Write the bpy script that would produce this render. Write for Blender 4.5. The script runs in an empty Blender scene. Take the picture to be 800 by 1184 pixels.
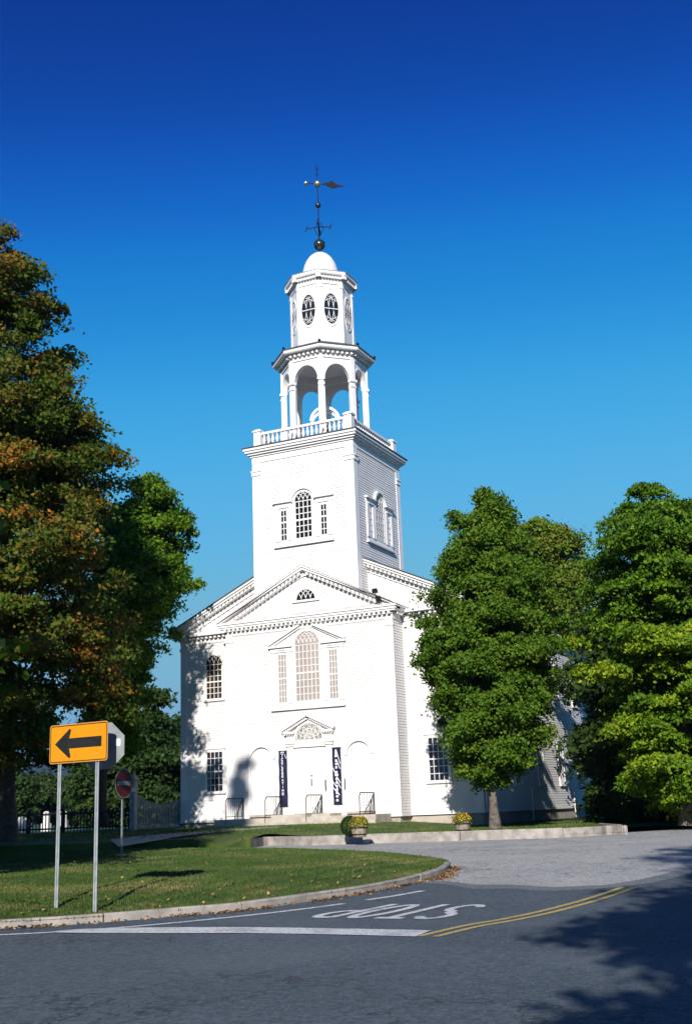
import bpy, bmesh, math, random
import numpy as np
from mathutils import Vector, Matrix, noise
from mathutils.geometry import delaunay_2d_cdt

random.seed(7)
R = math.radians
scene = bpy.context.scene
COL = scene.collection

# ------------------------------------------------------------------ camera
K = 0.82                                    # metres per church unit
CAM = Vector((30.914, -59.29, 0.54)) * K
YAW, PITCH, ROLL, FPX = R(25.314), R(14.767), R(-2.199), 1314.568
fw = Vector((-math.sin(YAW)*math.cos(PITCH), math.cos(YAW)*math.cos(PITCH), math.sin(PITCH)))
rt0 = Vector((math.cos(YAW), math.sin(YAW), 0)); up0 = rt0.cross(fw)
rt = math.cos(ROLL)*rt0 + math.sin(ROLL)*up0
up = math.cos(ROLL)*up0 - math.sin(ROLL)*rt0
HF = Vector((-math.sin(YAW), math.cos(YAW), 0))      # horizontal forward
HR = Vector((math.cos(YAW), math.sin(YAW), 0))       # horizontal right
cd = bpy.data.cameras.new('camera'); cam = bpy.data.objects.new('camera', cd); COL.objects.link(cam)
M = Matrix(((rt.x, up.x, -fw.x), (rt.y, up.y, -fw.y), (rt.z, up.z, -fw.z))).to_4x4()
M.translation = CAM
cam.matrix_world = M
cd.sensor_fit = 'VERTICAL'; cd.sensor_height = 36; cd.sensor_width = 24.3
cd.lens = FPX*36/1184
cd.clip_start = 0.1; cd.clip_end = 20000
scene.camera = cam

# ------------------------------------------------------------------ sky, sun, exposure
SUN_EL = R(25)
la = YAW - R(7.5)                                     # light travels this far left of +Y
trav = Vector((-math.sin(la)*math.cos(SUN_EL), math.cos(la)*math.cos(SUN_EL), -math.sin(SUN_EL)))
sd = bpy.data.lights.new('sun', 'SUN'); sd.energy = 4.7; sd.angle = R(0.5); sd.color = (1.0, 0.95, 0.88)
so = bpy.data.objects.new('sun', sd); COL.objects.link(so)
so.rotation_euler = trav.to_track_quat('-Z', 'Y').to_euler(); so.location = (0, 0, 60)
w = bpy.data.worlds.new('World'); scene.world = w; w.use_nodes = True
nt = w.node_tree; nt.nodes.clear()
sky = nt.nodes.new('ShaderNodeTexSky'); sky.sky_type = 'NISHITA'; sky.sun_disc = False
sky.sun_elevation = SUN_EL
ts = -trav
sky.sun_rotation = math.atan2(ts.x, ts.y)
sky.air_density = 1.0; sky.dust_density = 0.15; sky.ozone_density = 3.0; sky.altitude = 400
# the deep saturated blue of the film: the same sky through a curve per channel
sc0 = nt.nodes.new('ShaderNodeVectorMath'); sc0.operation = 'SCALE'; sc0.inputs['Scale'].default_value = 0.05
cv = nt.nodes.new('ShaderNodeRGBCurve'); cm = cv.mapping; cm.use_clip = False
for ci, pts_ in enumerate((((.0, .0), (.022, .0003), (.0384, .0010), (.0592, .0065), (.080, .028), (.1043, .058), (.1881, .125), (.4449, .13), (1, .25)),
                           ((.0, .0), (.045, .008), (.0711, .026), (.090, .070), (.1079, .133), (.1837, .272), (.3046, .300), (.5, .27), (1, .35)),
                           ((.0, .0), (.09, .075), (.1377, .185), (.2006, .388), (.3087, .475), (.4222, .40), (1, .40)))):
    c_ = cm.curves[ci]
    c_.points[0].location = pts_[0]; c_.points[1].location = pts_[-1]
    for p_ in pts_[1:-1]: c_.points.new(*p_)
cm.update()
sc1 = nt.nodes.new('ShaderNodeVectorMath'); sc1.operation = 'SCALE'; sc1.inputs['Scale'].default_value = 11.6
bg = nt.nodes.new('ShaderNodeBackground'); bg.inputs[1].default_value = 0.1
wo = nt.nodes.new('ShaderNodeOutputWorld')
nt.links.new(sky.outputs[0], sc0.inputs[0]); nt.links.new(sc0.outputs[0], cv.inputs['Color']); nt.links.new(cv.outputs[0], sc1.inputs[0])
nt.links.new(sc1.outputs[0], bg.inputs[0]); nt.links.new(bg.outputs[0], wo.inputs[0])
vs = scene.view_settings
vs.view_transform = 'Standard'; vs.look = 'None'; vs.gamma = 1; vs.exposure = 0.55
scene.render.engine = 'CYCLES'
HAZE = True

# ------------------------------------------------------------------ placement helpers
def ray(u, v): return fw*FPX + rt*(u-400) - up*(v-592)
def at(u, v, D):                                      # pixel of the photo at horizontal depth D
    r = ray(u, v); return CAM + r*(D/r.dot(HF))
def dep(x, y): return (x-CAM.x)*HF.x + (y-CAM.y)*HF.y
def lat(x, y): return (x-CAM.x)*HR.x + (y-CAM.y)*HR.y
def world(d, l): p = CAM + HF*d + HR*l; return p.x, p.y
def ss(t): t = min(1, max(0, t)); return t*t*(3-2*t)
def zroad(x, y): return -1.13 + .45*ss((dep(x, y)-14)/26)
def zlawn(x, y):
    d = dep(x, y)
    return -.38 + .34*ss((d-40)/11)*(1-ss((x-3)/6)) - .25*ss((x-9)/8) - .9*ss((d-75)/60)
def hit(u, v, H, d0=1, d1=200):                       # pixel of the photo on the surface H
    r = ray(u, v); k = r.dot(HF); a, b = d0, d1
    for _ in range(50):
        m = (a+b)/2; p = CAM + r*(m/k)
        if p.z > H(p.x, p.y): a = m
        else: b = m
    p = CAM + r*(b/k); return Vector((p.x, p.y))

# ------------------------------------------------------------------ objects
def tag(o, label=None, cat=None, group=None, kind=None):
    if label: o['label'] = label
    if cat: o['category'] = cat
    if group: o['group'] = group
    if kind: o['kind'] = kind
    return o
def empty(name, loc, label=None, cat=None, group=None, rz=0):
    o = bpy.data.objects.new(name, None); COL.objects.link(o); o.location = loc; o.rotation_euler = (0, 0, rz)
    o.empty_display_size = .3
    return tag(o, label, cat, group)
def copy_tree(o, parent=None):
    c = o.copy(); COL.objects.link(c)
    if parent: c.parent = parent
    for ch in list(o.children): copy_tree(ch, c)
    return c

class MB:
    def __init__(s, k=1.0): s.v = []; s.f = []; s.k = k
    def add(s, vs_, fs):
        n = len(s.v); s.v += [tuple(p) for p in vs_]; s.f += [tuple(i+n for i in f) for f in fs]
    def box(s, x0, x1, y0, y1, z0, z1):
        s.add([(x0,y0,z0),(x1,y0,z0),(x1,y1,z0),(x0,y1,z0),(x0,y0,z1),(x1,y0,z1),(x1,y1,z1),(x0,y1,z1)],
              [(0,3,2,1),(4,5,6,7),(0,1,5,4),(1,2,6,5),(2,3,7,6),(3,0,4,7)])
    def ex(s, F, poly, n0, n1):                       # polygon (s,z) in the plane F extruded along its normal
        m = len(poly)
        s.add([F(a, b, n0) for a, b in poly] + [F(a, b, n1) for a, b in poly],
              [tuple(range(m))[::-1], tuple(range(m, 2*m))] + [(i, (i+1) % m, m+(i+1) % m, m+i) for i in range(m)])
    def rect(s, F, a0, a1, z0, z1, n0, n1): s.ex(F, [(a0,z0),(a1,z0),(a1,z1),(a0,z1)], n0, n1)
    def bar(s, F, p, q, wd, n0, n1):
        dx, dz = q[0]-p[0], q[1]-p[1]; L = math.hypot(dx, dz) or 1; nx, nz = -dz/L*wd/2, dx/L*wd/2
        s.ex(F, [(p[0]-nx,p[1]-nz),(q[0]-nx,q[1]-nz),(q[0]+nx,q[1]+nz),(p[0]+nx,p[1]+nz)], n0, n1)
    def ring(s, F, cs, cz, r0, r1, n0, n1, a0=0, a1=math.pi, sx=1, sz=1, n=24):
        full = abs(a1-a0) > 6.28
        P = []
        for i in range(n+1):
            a = a0+(a1-a0)*i/n
            for r_, nn in ((r0,n0),(r1,n0),(r1,n1),(r0,n1)):
                P.append(F(cs+math.cos(a)*r_*sx, cz+math.sin(a)*r_*sz, nn))
        fs = []
        for i in range(n):
            for j in range(4): fs.append((4*i+j, 4*i+(j+1) % 4, 4*i+4+(j+1) % 4, 4*i+4+j))
        if not full: fs += [(0,3,2,1), (4*n,4*n+1,4*n+2,4*n+3)]
        s.add(P, fs)
    def tube(s, pts, rad, n=8, cap=True):
        pts = [Vector(p) for p in pts]
        if not hasattr(rad, '__len__'): rad = [rad]*len(pts)
        P = []; ref = None
        for i, p in enumerate(pts):
            d = (pts[min(i+1, len(pts)-1)]-pts[max(i-1, 0)]).normalized()
            a = Vector((0,0,1)) if abs(d.z) < .9 else Vector((1,0,0))
            if ref is not None: a = ref
            e1 = (a - d*a.dot(d)).normalized(); e2 = d.cross(e1); ref = e1
            for j in range(n):
                t = 2*math.pi*j/n; P.append(p+(e1*math.cos(t)+e2*math.sin(t))*rad[i])
        fs = [(i*n+j, i*n+(j+1) % n, (i+1)*n+(j+1) % n, (i+1)*n+j) for i in range(len(pts)-1) for j in range(n)]
        if cap: fs += [tuple(range(n))[::-1], tuple(range((len(pts)-1)*n, len(pts)*n))]
        s.add(P, fs)
    def lathe(s, prof, c=(0,0), n=24, ph=0, sx=1, sy=1):
        P = [(c[0]+r_*math.cos(ph+2*math.pi*j/n)*sx, c[1]+r_*math.sin(ph+2*math.pi*j/n)*sy, z) for r_, z in prof for j in range(n)]
        fs = [(i*n+j, i*n+(j+1) % n, (i+1)*n+(j+1) % n, (i+1)*n+j) for i in range(len(prof)-1) for j in range(n)]
        fs += [tuple(range(n))[::-1], tuple(range((len(prof)-1)*n, len(prof)*n))]
        s.add(P, fs)
    def ball(s, c, r_, n=16):
        prof = [(max(1e-4, r_*math.sin(math.pi*i/10)), c[2]-r_*math.cos(math.pi*i/10)) for i in range(11)]
        s.lathe(prof, (c[0], c[1]), n)
    def build(s, name, mat, parent=None, smooth=False):
        me = bpy.data.meshes.new(name)
        me.from_pydata([(a*s.k, b*s.k, c*s.k) for a, b, c in s.v], [], s.f)
        bm = bmesh.new(); bm.from_mesh(me); bmesh.ops.recalc_face_normals(bm, faces=bm.faces); bm.to_mesh(me); bm.free()
        if smooth:
            me.shade_smooth()
            try: me.set_sharp_from_angle(angle=R(40))
            except Exception: pass
        me.materials.append(mat)
        o = bpy.data.objects.new(name, me); COL.objects.link(o)
        if parent: o.parent = parent
        return o
def C(): return MB(K)                                 # church units
def Frame(ox, oy, az):
    a = R(az); rx, ry, nx, ny = math.cos(a), math.sin(a), math.sin(a), -math.cos(a)
    return lambda s_, z, n=0: (ox+rx*s_+nx*n, oy+ry*s_+ny*n, z)

# ------------------------------------------------------------------ materials
def newmat(name):
    m = bpy.data.materials.new(name); m.use_nodes = True; nt = m.node_tree
    return m, nt, nt.nodes['Principled BSDF']
def noise_mat(name, c1, c2, scale=5, rough=.7, detail=6, bump=0, bscale=None, lo=.35, hi=.65, spec=.3, metallic=0, extra=None):
    m, nt, b = newmat(name); N = nt.nodes; L = nt.links
    tc = N.new('ShaderNodeTexCoord'); no = N.new('ShaderNodeTexNoise'); no.inputs['Scale'].default_value = scale; no.inputs['Detail'].default_value = detail
    cr = N.new('ShaderNodeValToRGB'); cr.color_ramp.elements[0].position = lo; cr.color_ramp.elements[1].position = hi
    cr.color_ramp.elements[0].color = (*c1, 1); cr.color_ramp.elements[1].color = (*c2, 1)
    L.new(tc.outputs['Object'], no.inputs['Vector']); L.new(no.outputs['Fac'], cr.inputs[0])
    out = cr.outputs[0]
    for (c3, sc, l2, h2, amt) in (extra or []):
        n2 = N.new('ShaderNodeTexNoise'); n2.inputs['Scale'].default_value = sc; n2.inputs['Detail'].default_value = 4
        r2 = N.new('ShaderNodeMapRange'); r2.inputs[1].default_value = l2; r2.inputs[2].default_value = h2; r2.inputs[4].default_value = amt
        mx = N.new('ShaderNodeMix'); mx.data_type = 'RGBA'; mx.inputs['B'].default_value = (*c3, 1)
        L.new(tc.outputs['Object'], n2.inputs['Vector']); L.new(n2.outputs['Fac'], r2.inputs[0]); L.new(r2.outputs[0], mx.inputs['Factor']); L.new(out, mx.inputs['A']); out = mx.outputs['Result']
    L.new(out, b.inputs['Base Color'])
    b.inputs['Roughness'].default_value = rough; b.inputs['Specular IOR Level'].default_value = spec; b.inputs['Metallic'].default_value = metallic
    if bump:
        n3 = N.new('ShaderNodeTexNoise'); n3.inputs['Scale'].default_value = bscale or scale*4; n3.inputs['Detail'].default_value = 5
        bp = N.new('ShaderNodeBump'); bp.inputs['Strength'].default_value = bump; bp.inputs['Distance'].default_value = .02
        L.new(tc.outputs['Object'], n3.inputs['Vector']); L.new(n3.outputs['Fac'], bp.inputs['Height']); L.new(bp.outputs[0], b.inputs['Normal'])
    return m
PAINT = noise_mat('white_paint', (.69,.67,.665), (.62,.60,.59), 1.2, .55, 8, .12, 30, .45, .8, extra=[((.60,.56,.52), 3.5, .62, .78, .35)])
CLAP = noise_mat('white_clapboard', (.66,.64,.635), (.58,.56,.55), .8, .6, 8, .15, 25, .42, .8, extra=[((.60,.57,.53), 5, .60, .76, .35)])
TRIM = noise_mat('white_trim', (.72,.70,.695), (.65,.63,.62), 2, .5, 6, .08, 40, .45, .8)
WEATHER = noise_mat('weathered_paint', (.70,.64,.62), (.52,.46,.44), 1.6, .7, 8, .3, 20, .4, .62)
ROOF = noise_mat('slate_roof', (.05,.05,.055), (.09,.09,.095), 3, .7, 6, .5, 15)
DARKGLASS = noise_mat('dark_window_glass', (.010,.011,.012), (.022,.02,.018), .7, .06, 2, .04, 2, spec=.5)
BROWNGLASS = noise_mat('window_glass_over_room', (.016,.012,.009), (.055,.036,.02), 1.1, .08, 3, .04, 2, spec=.5)
BLIND = noise_mat('pale_blind_behind_glass', (.38,.325,.29), (.29,.25,.225), .9, .25, 3, 0, None, .3, .7, spec=.5)
STONEF = noise_mat('granite_foundation', (.42,.37,.31), (.30,.26,.22), 2.0, .85, 8, .4, 18)
KERB = noise_mat('granite_kerb', (.38,.335,.30), (.22,.20,.18), 3.0, .85, 10, .5, 40, extra=[((.13,.12,.10), 9, .60, .75, .5)])
IRON = noise_mat('black_iron', (.010,.010,.011), (.02,.02,.021), 6, .75, 4, spec=.1)
DARKMETAL = noise_mat('dark_patinated_metal', (.008,.016,.018), (.02,.028,.026), 3, .22, 4, spec=.7)
SILVER = noise_mat('gilded_metal', (.55,.48,.33), (.66,.6,.45), 3, .3, 4, metallic=.9)
ALU = noise_mat('galvanised_steel', (.34,.36,.38), (.46,.48,.49), 9, .42, 5, .1, 60, metallic=.35)
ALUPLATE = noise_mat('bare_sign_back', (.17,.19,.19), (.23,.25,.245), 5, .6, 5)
YELLOW = noise_mat('amber_sign_face', (.62,.245,.004), (.58,.225,.004), 2, .4, 3)
BLACK = noise_mat('black_sign_legend', (.012,.012,.012), (.02,.02,.02), 4, .45, 3)
RED = noise_mat('shade_darkened_red', (.12,.010,.010), (.08,.010,.010), 3, .45, 3)  # red darkened to stand in for tree shade on the round sign
WHITES = noise_mat('white_sign_sheet', (.72,.72,.70), (.6,.6,.58), 4, .45, 3)
NAVY = noise_mat('navy_cloth', (.010,.012,.050), (.007,.009,.035), 3, .75, 4, .2, 10)
CLOTHWHITE = noise_mat('white_cloth_print', (.75,.75,.78), (.65,.65,.7), 3, .7, 4)
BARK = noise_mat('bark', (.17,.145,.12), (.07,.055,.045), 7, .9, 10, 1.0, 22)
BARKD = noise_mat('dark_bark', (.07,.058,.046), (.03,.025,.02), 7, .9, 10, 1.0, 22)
BARREL = noise_mat('weathered_barrel_wood', (.16,.12,.09), (.30,.25,.20), 8, .85, 8, .4, 30)
SOIL = noise_mat('soil', (.03,.02,.014), (.05,.035,.022), 10, .95, 6, .5, 30)
GRAVE = noise_mat('marble', (.72,.70,.67), (.5,.48,.45), 4, .7, 8, .2, 20)
FENCEP = noise_mat('shade_greyed_gate', (.28,.29,.31), (.18,.19,.20), 4, .7, 6, .1, 20)  # white gate and post greyed; the shade is in the colour
FENCED = noise_mat('shade_darkened_fence', (.028,.03,.028), (.018,.02,.018), 4, .8, 6, .1, 20)  # near-black colour stands in for deep tree shade on the pickets
PAVE = noise_mat('concrete_path', (.36,.34,.31), (.27,.25,.23), 3, .9, 8, .3, 30)
MARKW = noise_mat('white_road_paint', (.66,.65,.66), (.50,.50,.51), 9, .7, 8, .3, 60, .35, .75, extra=[((.12,.13,.14), 22, .54, .64, .75), ((.20,.21,.22), 2.2, .5, .7, .5)])
MARKY = noise_mat('yellow_road_paint', (.52,.40,.13), (.40,.31,.11), 8, .7, 8, .3, 60, .35, .7, extra=[((.10,.10,.10), 20, .54, .66, .75)])

def asphalt(name, a, b_, tint):
    m, nt, b = newmat(name); N = nt.nodes; L = nt.links
    tc = N.new('ShaderNodeTexCoord')
    def nz(sc, det=4):
        n_ = N.new('ShaderNodeTexNoise'); n_.inputs['Scale'].default_value = sc; n_.inputs['Detail'].default_value = det; L.new(tc.outputs['Object'], n_.inputs['Vector']); return n_
    def ramp(src, l, c1, h, c2):
        r_ = N.new('ShaderNodeValToRGB'); r_.color_ramp.elements[0].position = l; r_.color_ramp.elements[1].position = h
        r_.color_ramp.elements[0].color = (*c1, 1); r_.color_ramp.elements[1].color = (*c2, 1); L.new(src.outputs[0], r_.inputs[0]); return r_
    base = ramp(nz(.35, 6), .3, a, .7, b_)
    vo = N.new('ShaderNodeTexVoronoi'); vo.inputs['Scale'].default_value = 42; L.new(tc.outputs['Object'], vo.inputs['Vector'])
    spk = N.new('ShaderNodeMapRange'); spk.inputs[3].default_value = .55; spk.inputs[4].default_value = 1.55; L.new(vo.outputs['Color'], spk.inputs[0])
    n2 = nz(9, 8); sp2 = N.new('ShaderNodeMapRange'); sp2.inputs[1].default_value = .3; sp2.inputs[2].default_value = .7; sp2.inputs[3].default_value = .75; sp2.inputs[4].default_value = 1.2; L.new(n2.outputs[0], sp2.inputs[0])
    mu = N.new('ShaderNodeMath'); mu.operation = 'MULTIPLY'; L.new(spk.outputs[0], mu.inputs[0]); L.new(sp2.outputs[0], mu.inputs[1])
    mx = N.new('ShaderNodeVectorMath'); mx.operation = 'SCALE'; L.new(base.outputs[0], mx.inputs[0]); L.new(mu.outputs[0], mx.inputs['Scale'])
    # sparse tar marks, stretched along the road
    mp = N.new('ShaderNodeMapping'); mp.inputs['Scale'].default_value = (1.2, 5, 1); mp.inputs['Rotation'].default_value = (0, 0, R(-25)); L.new(tc.outputs['Object'], mp.inputs['Vector'])
    n4 = N.new('ShaderNodeTexNoise'); n4.inputs['Scale'].default_value = 1.3; n4.inputs['Detail'].default_value = 3; L.new(mp.outputs[0], n4.inputs['Vector'])
    tr = N.new('ShaderNodeMapRange'); tr.inputs[1].default_value = .70; tr.inputs[2].default_value = .76; tr.inputs[4].default_value = .6; L.new(n4.outputs[0], tr.inputs[0])
    m2 = N.new('ShaderNodeMix'); m2.data_type = 'RGBA'; m2.inputs['B'].default_value = (.02,.02,.022,1); L.new(tr.outputs[0], m2.inputs['Factor']); L.new(mx.outputs[0], m2.inputs['A'])
    last = m2.outputs['Result']
    for sc_, wd_, dist in ((.22, .010, 1.2), (.55, .012, 2.0)):
        wn = N.new('ShaderNodeTexNoise'); wn.inputs['Scale'].default_value = 1.4; wn.inputs['Detail'].default_value = 5; L.new(tc.outputs['Object'], wn.inputs['Vector'])
        ad = N.new('ShaderNodeVectorMath'); ad.operation = 'MULTIPLY_ADD'; ad.inputs[1].default_value = (dist, dist, dist); L.new(wn.outputs['Color'], ad.inputs[0]); L.new(tc.outputs['Object'], ad.inputs[2])
        ve = N.new('ShaderNodeTexVoronoi'); ve.feature = 'DISTANCE_TO_EDGE'; ve.inputs['Scale'].default_value = sc_; L.new(ad.outputs[0], ve.inputs['Vector'])
        vr = N.new('ShaderNodeMapRange'); vr.inputs[1].default_value = wd_*sc_; vr.inputs[2].default_value = wd_*sc_*2.6; vr.inputs[3].default_value = .62; vr.inputs[4].default_value = 0; L.new(ve.outputs['Distance'], vr.inputs[0])
        gm = N.new('ShaderNodeMapRange'); gm.inputs[1].default_value = .46; gm.inputs[2].default_value = .56; L.new(nz(.16, 3).outputs[0], gm.inputs[0])
        mm = N.new('ShaderNodeMath'); mm.operation = 'MULTIPLY'; L.new(vr.outputs[0], mm.inputs[0]); L.new(gm.outputs[0], mm.inputs[1])
        mk = N.new('ShaderNodeMix'); mk.data_type = 'RGBA'; mk.inputs['B'].default_value = (.018,.018,.02,1); L.new(mm.outputs[0], mk.inputs['Factor']); L.new(last, mk.inputs['A']); last = mk.outputs['Result']
    # grit and dust blown over the surface
    gr_ = N.new('ShaderNodeMapRange'); gr_.inputs[1].default_value = .52; gr_.inputs[2].default_value = .75; gr_.inputs[4].default_value = .35; L.new(nz(.5, 7).outputs[0], gr_.inputs[0])
    mg = N.new('ShaderNodeMix'); mg.data_type = 'RGBA'; mg.inputs['B'].default_value = (b_[0]*1.7, b_[1]*1.55, b_[2]*1.4, 1); L.new(gr_.outputs[0], mg.inputs['Factor']); L.new(last, mg.inputs['A']); last = mg.outputs['Result']
    L.new(last, b.inputs['Base Color'])
    b.inputs['Roughness'].default_value = .85; b.inputs['Specular IOR Level'].default_value = .3
    bp = N.new('ShaderNodeBump'); bp.inputs['Strength'].default_value = .35; bp.inputs['Distance'].default_value = .01; L.new(vo.outputs['Distance'], bp.inputs['Height']); L.new(bp.outputs[0], b.inputs['Normal'])
    return m
ASPH = asphalt('dark_asphalt', (.062,.080,.097), (.080,.101,.119), None)
ASPH2 = asphalt('pale_worn_asphalt', (.29,.29,.285), (.36,.357,.345), None)

def grassmat(name, cols, scale=1.0):
    m, nt, b = newmat(name); N = nt.nodes; L = nt.links
    tc = N.new('ShaderNodeTexCoord'); no = N.new('ShaderNodeTexNoise'); no.inputs['Scale'].default_value = scale; no.inputs['Detail'].default_value = 8
    cr = N.new('ShaderNodeValToRGB'); e = cr.color_ramp.elements
    e[0].position = .3; e[0].color = (*cols[0], 1); e[1].position = .72; e[1].color = (*cols[2], 1); q = e.new(.5); q.color = (*cols[1], 1)
    L.new(tc.outputs['Object'], no.inputs['Vector']); L.new(no.outputs[0], cr.inputs[0]); L.new(cr.outputs[0], b.inputs['Base Color'])
    b.inputs['Roughness'].default_value = .7; b.inputs['Specular IOR Level'].default_value = .2
    return m
TURF = grassmat('turf', ((.030,.055,.010), (.045,.078,.012), (.095,.095,.03)), .8)
BLADE = grassmat('grass_blades', ((.034,.068,.010), (.052,.092,.014), (.155,.14,.05)), .7)
FIELD = grassmat('rough_field', ((.035,.06,.014), (.05,.08,.018), (.07,.075,.03)), .5)

def leafmat(name, stops, trans=.35):
    m, nt, b = newmat(name); N = nt.nodes; L = nt.links
    at_ = N.new('ShaderNodeAttribute'); at_.attribute_name = 'tint'
    cr = N.new('ShaderNodeValToRGB'); e = cr.color_ramp.elements
    e[0].position = stops[0][0]; e[0].color = (*stops[0][1], 1); e[1].position = stops[-1][0]; e[1].color = (*stops[-1][1], 1)
    for p, c in stops[1:-1]: q = e.new(p); q.color = (*c, 1)
    L.new(at_.outputs['Fac'], cr.inputs[0]); L.new(cr.outputs[0], b.inputs['Base Color'])
    b.inputs['Roughness'].default_value = .6; b.inputs['Specular IOR Level'].default_value = .18
    tr = N.new('ShaderNodeBsdfTranslucent'); L.new(cr.outputs[0], tr.inputs[0])
    mx = N.new('ShaderNodeMixShader'); mx.inputs[0].default_value = trans
    L.new(b.outputs[0], mx.inputs[1]); L.new(tr.outputs[0], mx.inputs[2]); L.new(mx.outputs[0], N['Material Output'].inputs[0])
    return m
LGREEN = leafmat('maple_leaves', [(0,(.050,.110,.008)), (.5,(.090,.175,.011)), (.9,(.16,.22,.018)), (1,(.20,.16,.025))])
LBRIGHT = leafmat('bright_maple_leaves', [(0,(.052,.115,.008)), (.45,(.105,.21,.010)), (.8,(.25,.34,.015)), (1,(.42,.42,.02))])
LTURN = leafmat('turning_maple_leaves', [(0,(.035,.075,.008)), (.38,(.075,.12,.010)), (.55,(.13,.12,.014)), (.72,(.26,.12,.016)), (.88,(.40,.13,.016)), (1,(.52,.25,.03))])
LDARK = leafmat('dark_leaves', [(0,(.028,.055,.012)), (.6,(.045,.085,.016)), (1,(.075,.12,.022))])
LITTER = leafmat('fallen_leaves', [(0,(.12,.06,.025)), (.5,(.24,.13,.05)), (1,(.42,.27,.12))], .1)
FLOWER = leafmat('flowers', [(0,(.05,.10,.02)), (.45,(.10,.16,.03)), (.5,(.55,.30,.02)), (.8,(.75,.50,.03)), (1,(.65,.12,.02))], .2)

# ------------------------------------------------------------------ fast leaf meshes
rng = np.random.default_rng(11)
def leaves_obj(name, P, Nn, size, tint, mat, parent=None, aspect=1.25):
    """kite-shaped leaves at points P with normals Nn"""
    n = len(P); Nn = Nn/np.linalg.norm(Nn, axis=1, keepdims=True)
    a = rng.normal(size=(n, 3)); a -= Nn*(a*Nn).sum(1, keepdims=True); a /= np.linalg.norm(a, axis=1, keepdims=True)
    b = np.cross(Nn, a); s = size[:, None]
    bend = Nn*s*.18
    V = np.stack([P-a*s*.5*aspect+bend*0, P+b*s*.42-bend, P+a*s*.55*aspect, P-b*s*.42-bend], 1).reshape(-1, 3)
    me = bpy.data.meshes.new(name)
    me.vertices.add(4*n); me.vertices.foreach_set('co', V.ravel().astype(np.float32))
    me.loops.add(4*n); me.loops.foreach_set('vertex_index', np.arange(4*n, dtype=np.int32))
    me.polygons.add(n); me.polygons.foreach_set('loop_start', np.arange(0, 4*n, 4, dtype=np.int32))
    try: me.polygons.foreach_set('loop_total', np.full(n, 4, dtype=np.int32))
    except Exception: pass
    at_ = me.attributes.new('tint', 'FLOAT', 'FACE'); at_.data.foreach_set('value', tint.astype(np.float32))
    me.update(); me.validate(); me.materials.append(mat)
    o = bpy.data.objects.new(name, me); COL.objects.link(o)
    if parent: o.parent = parent
    return o

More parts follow.
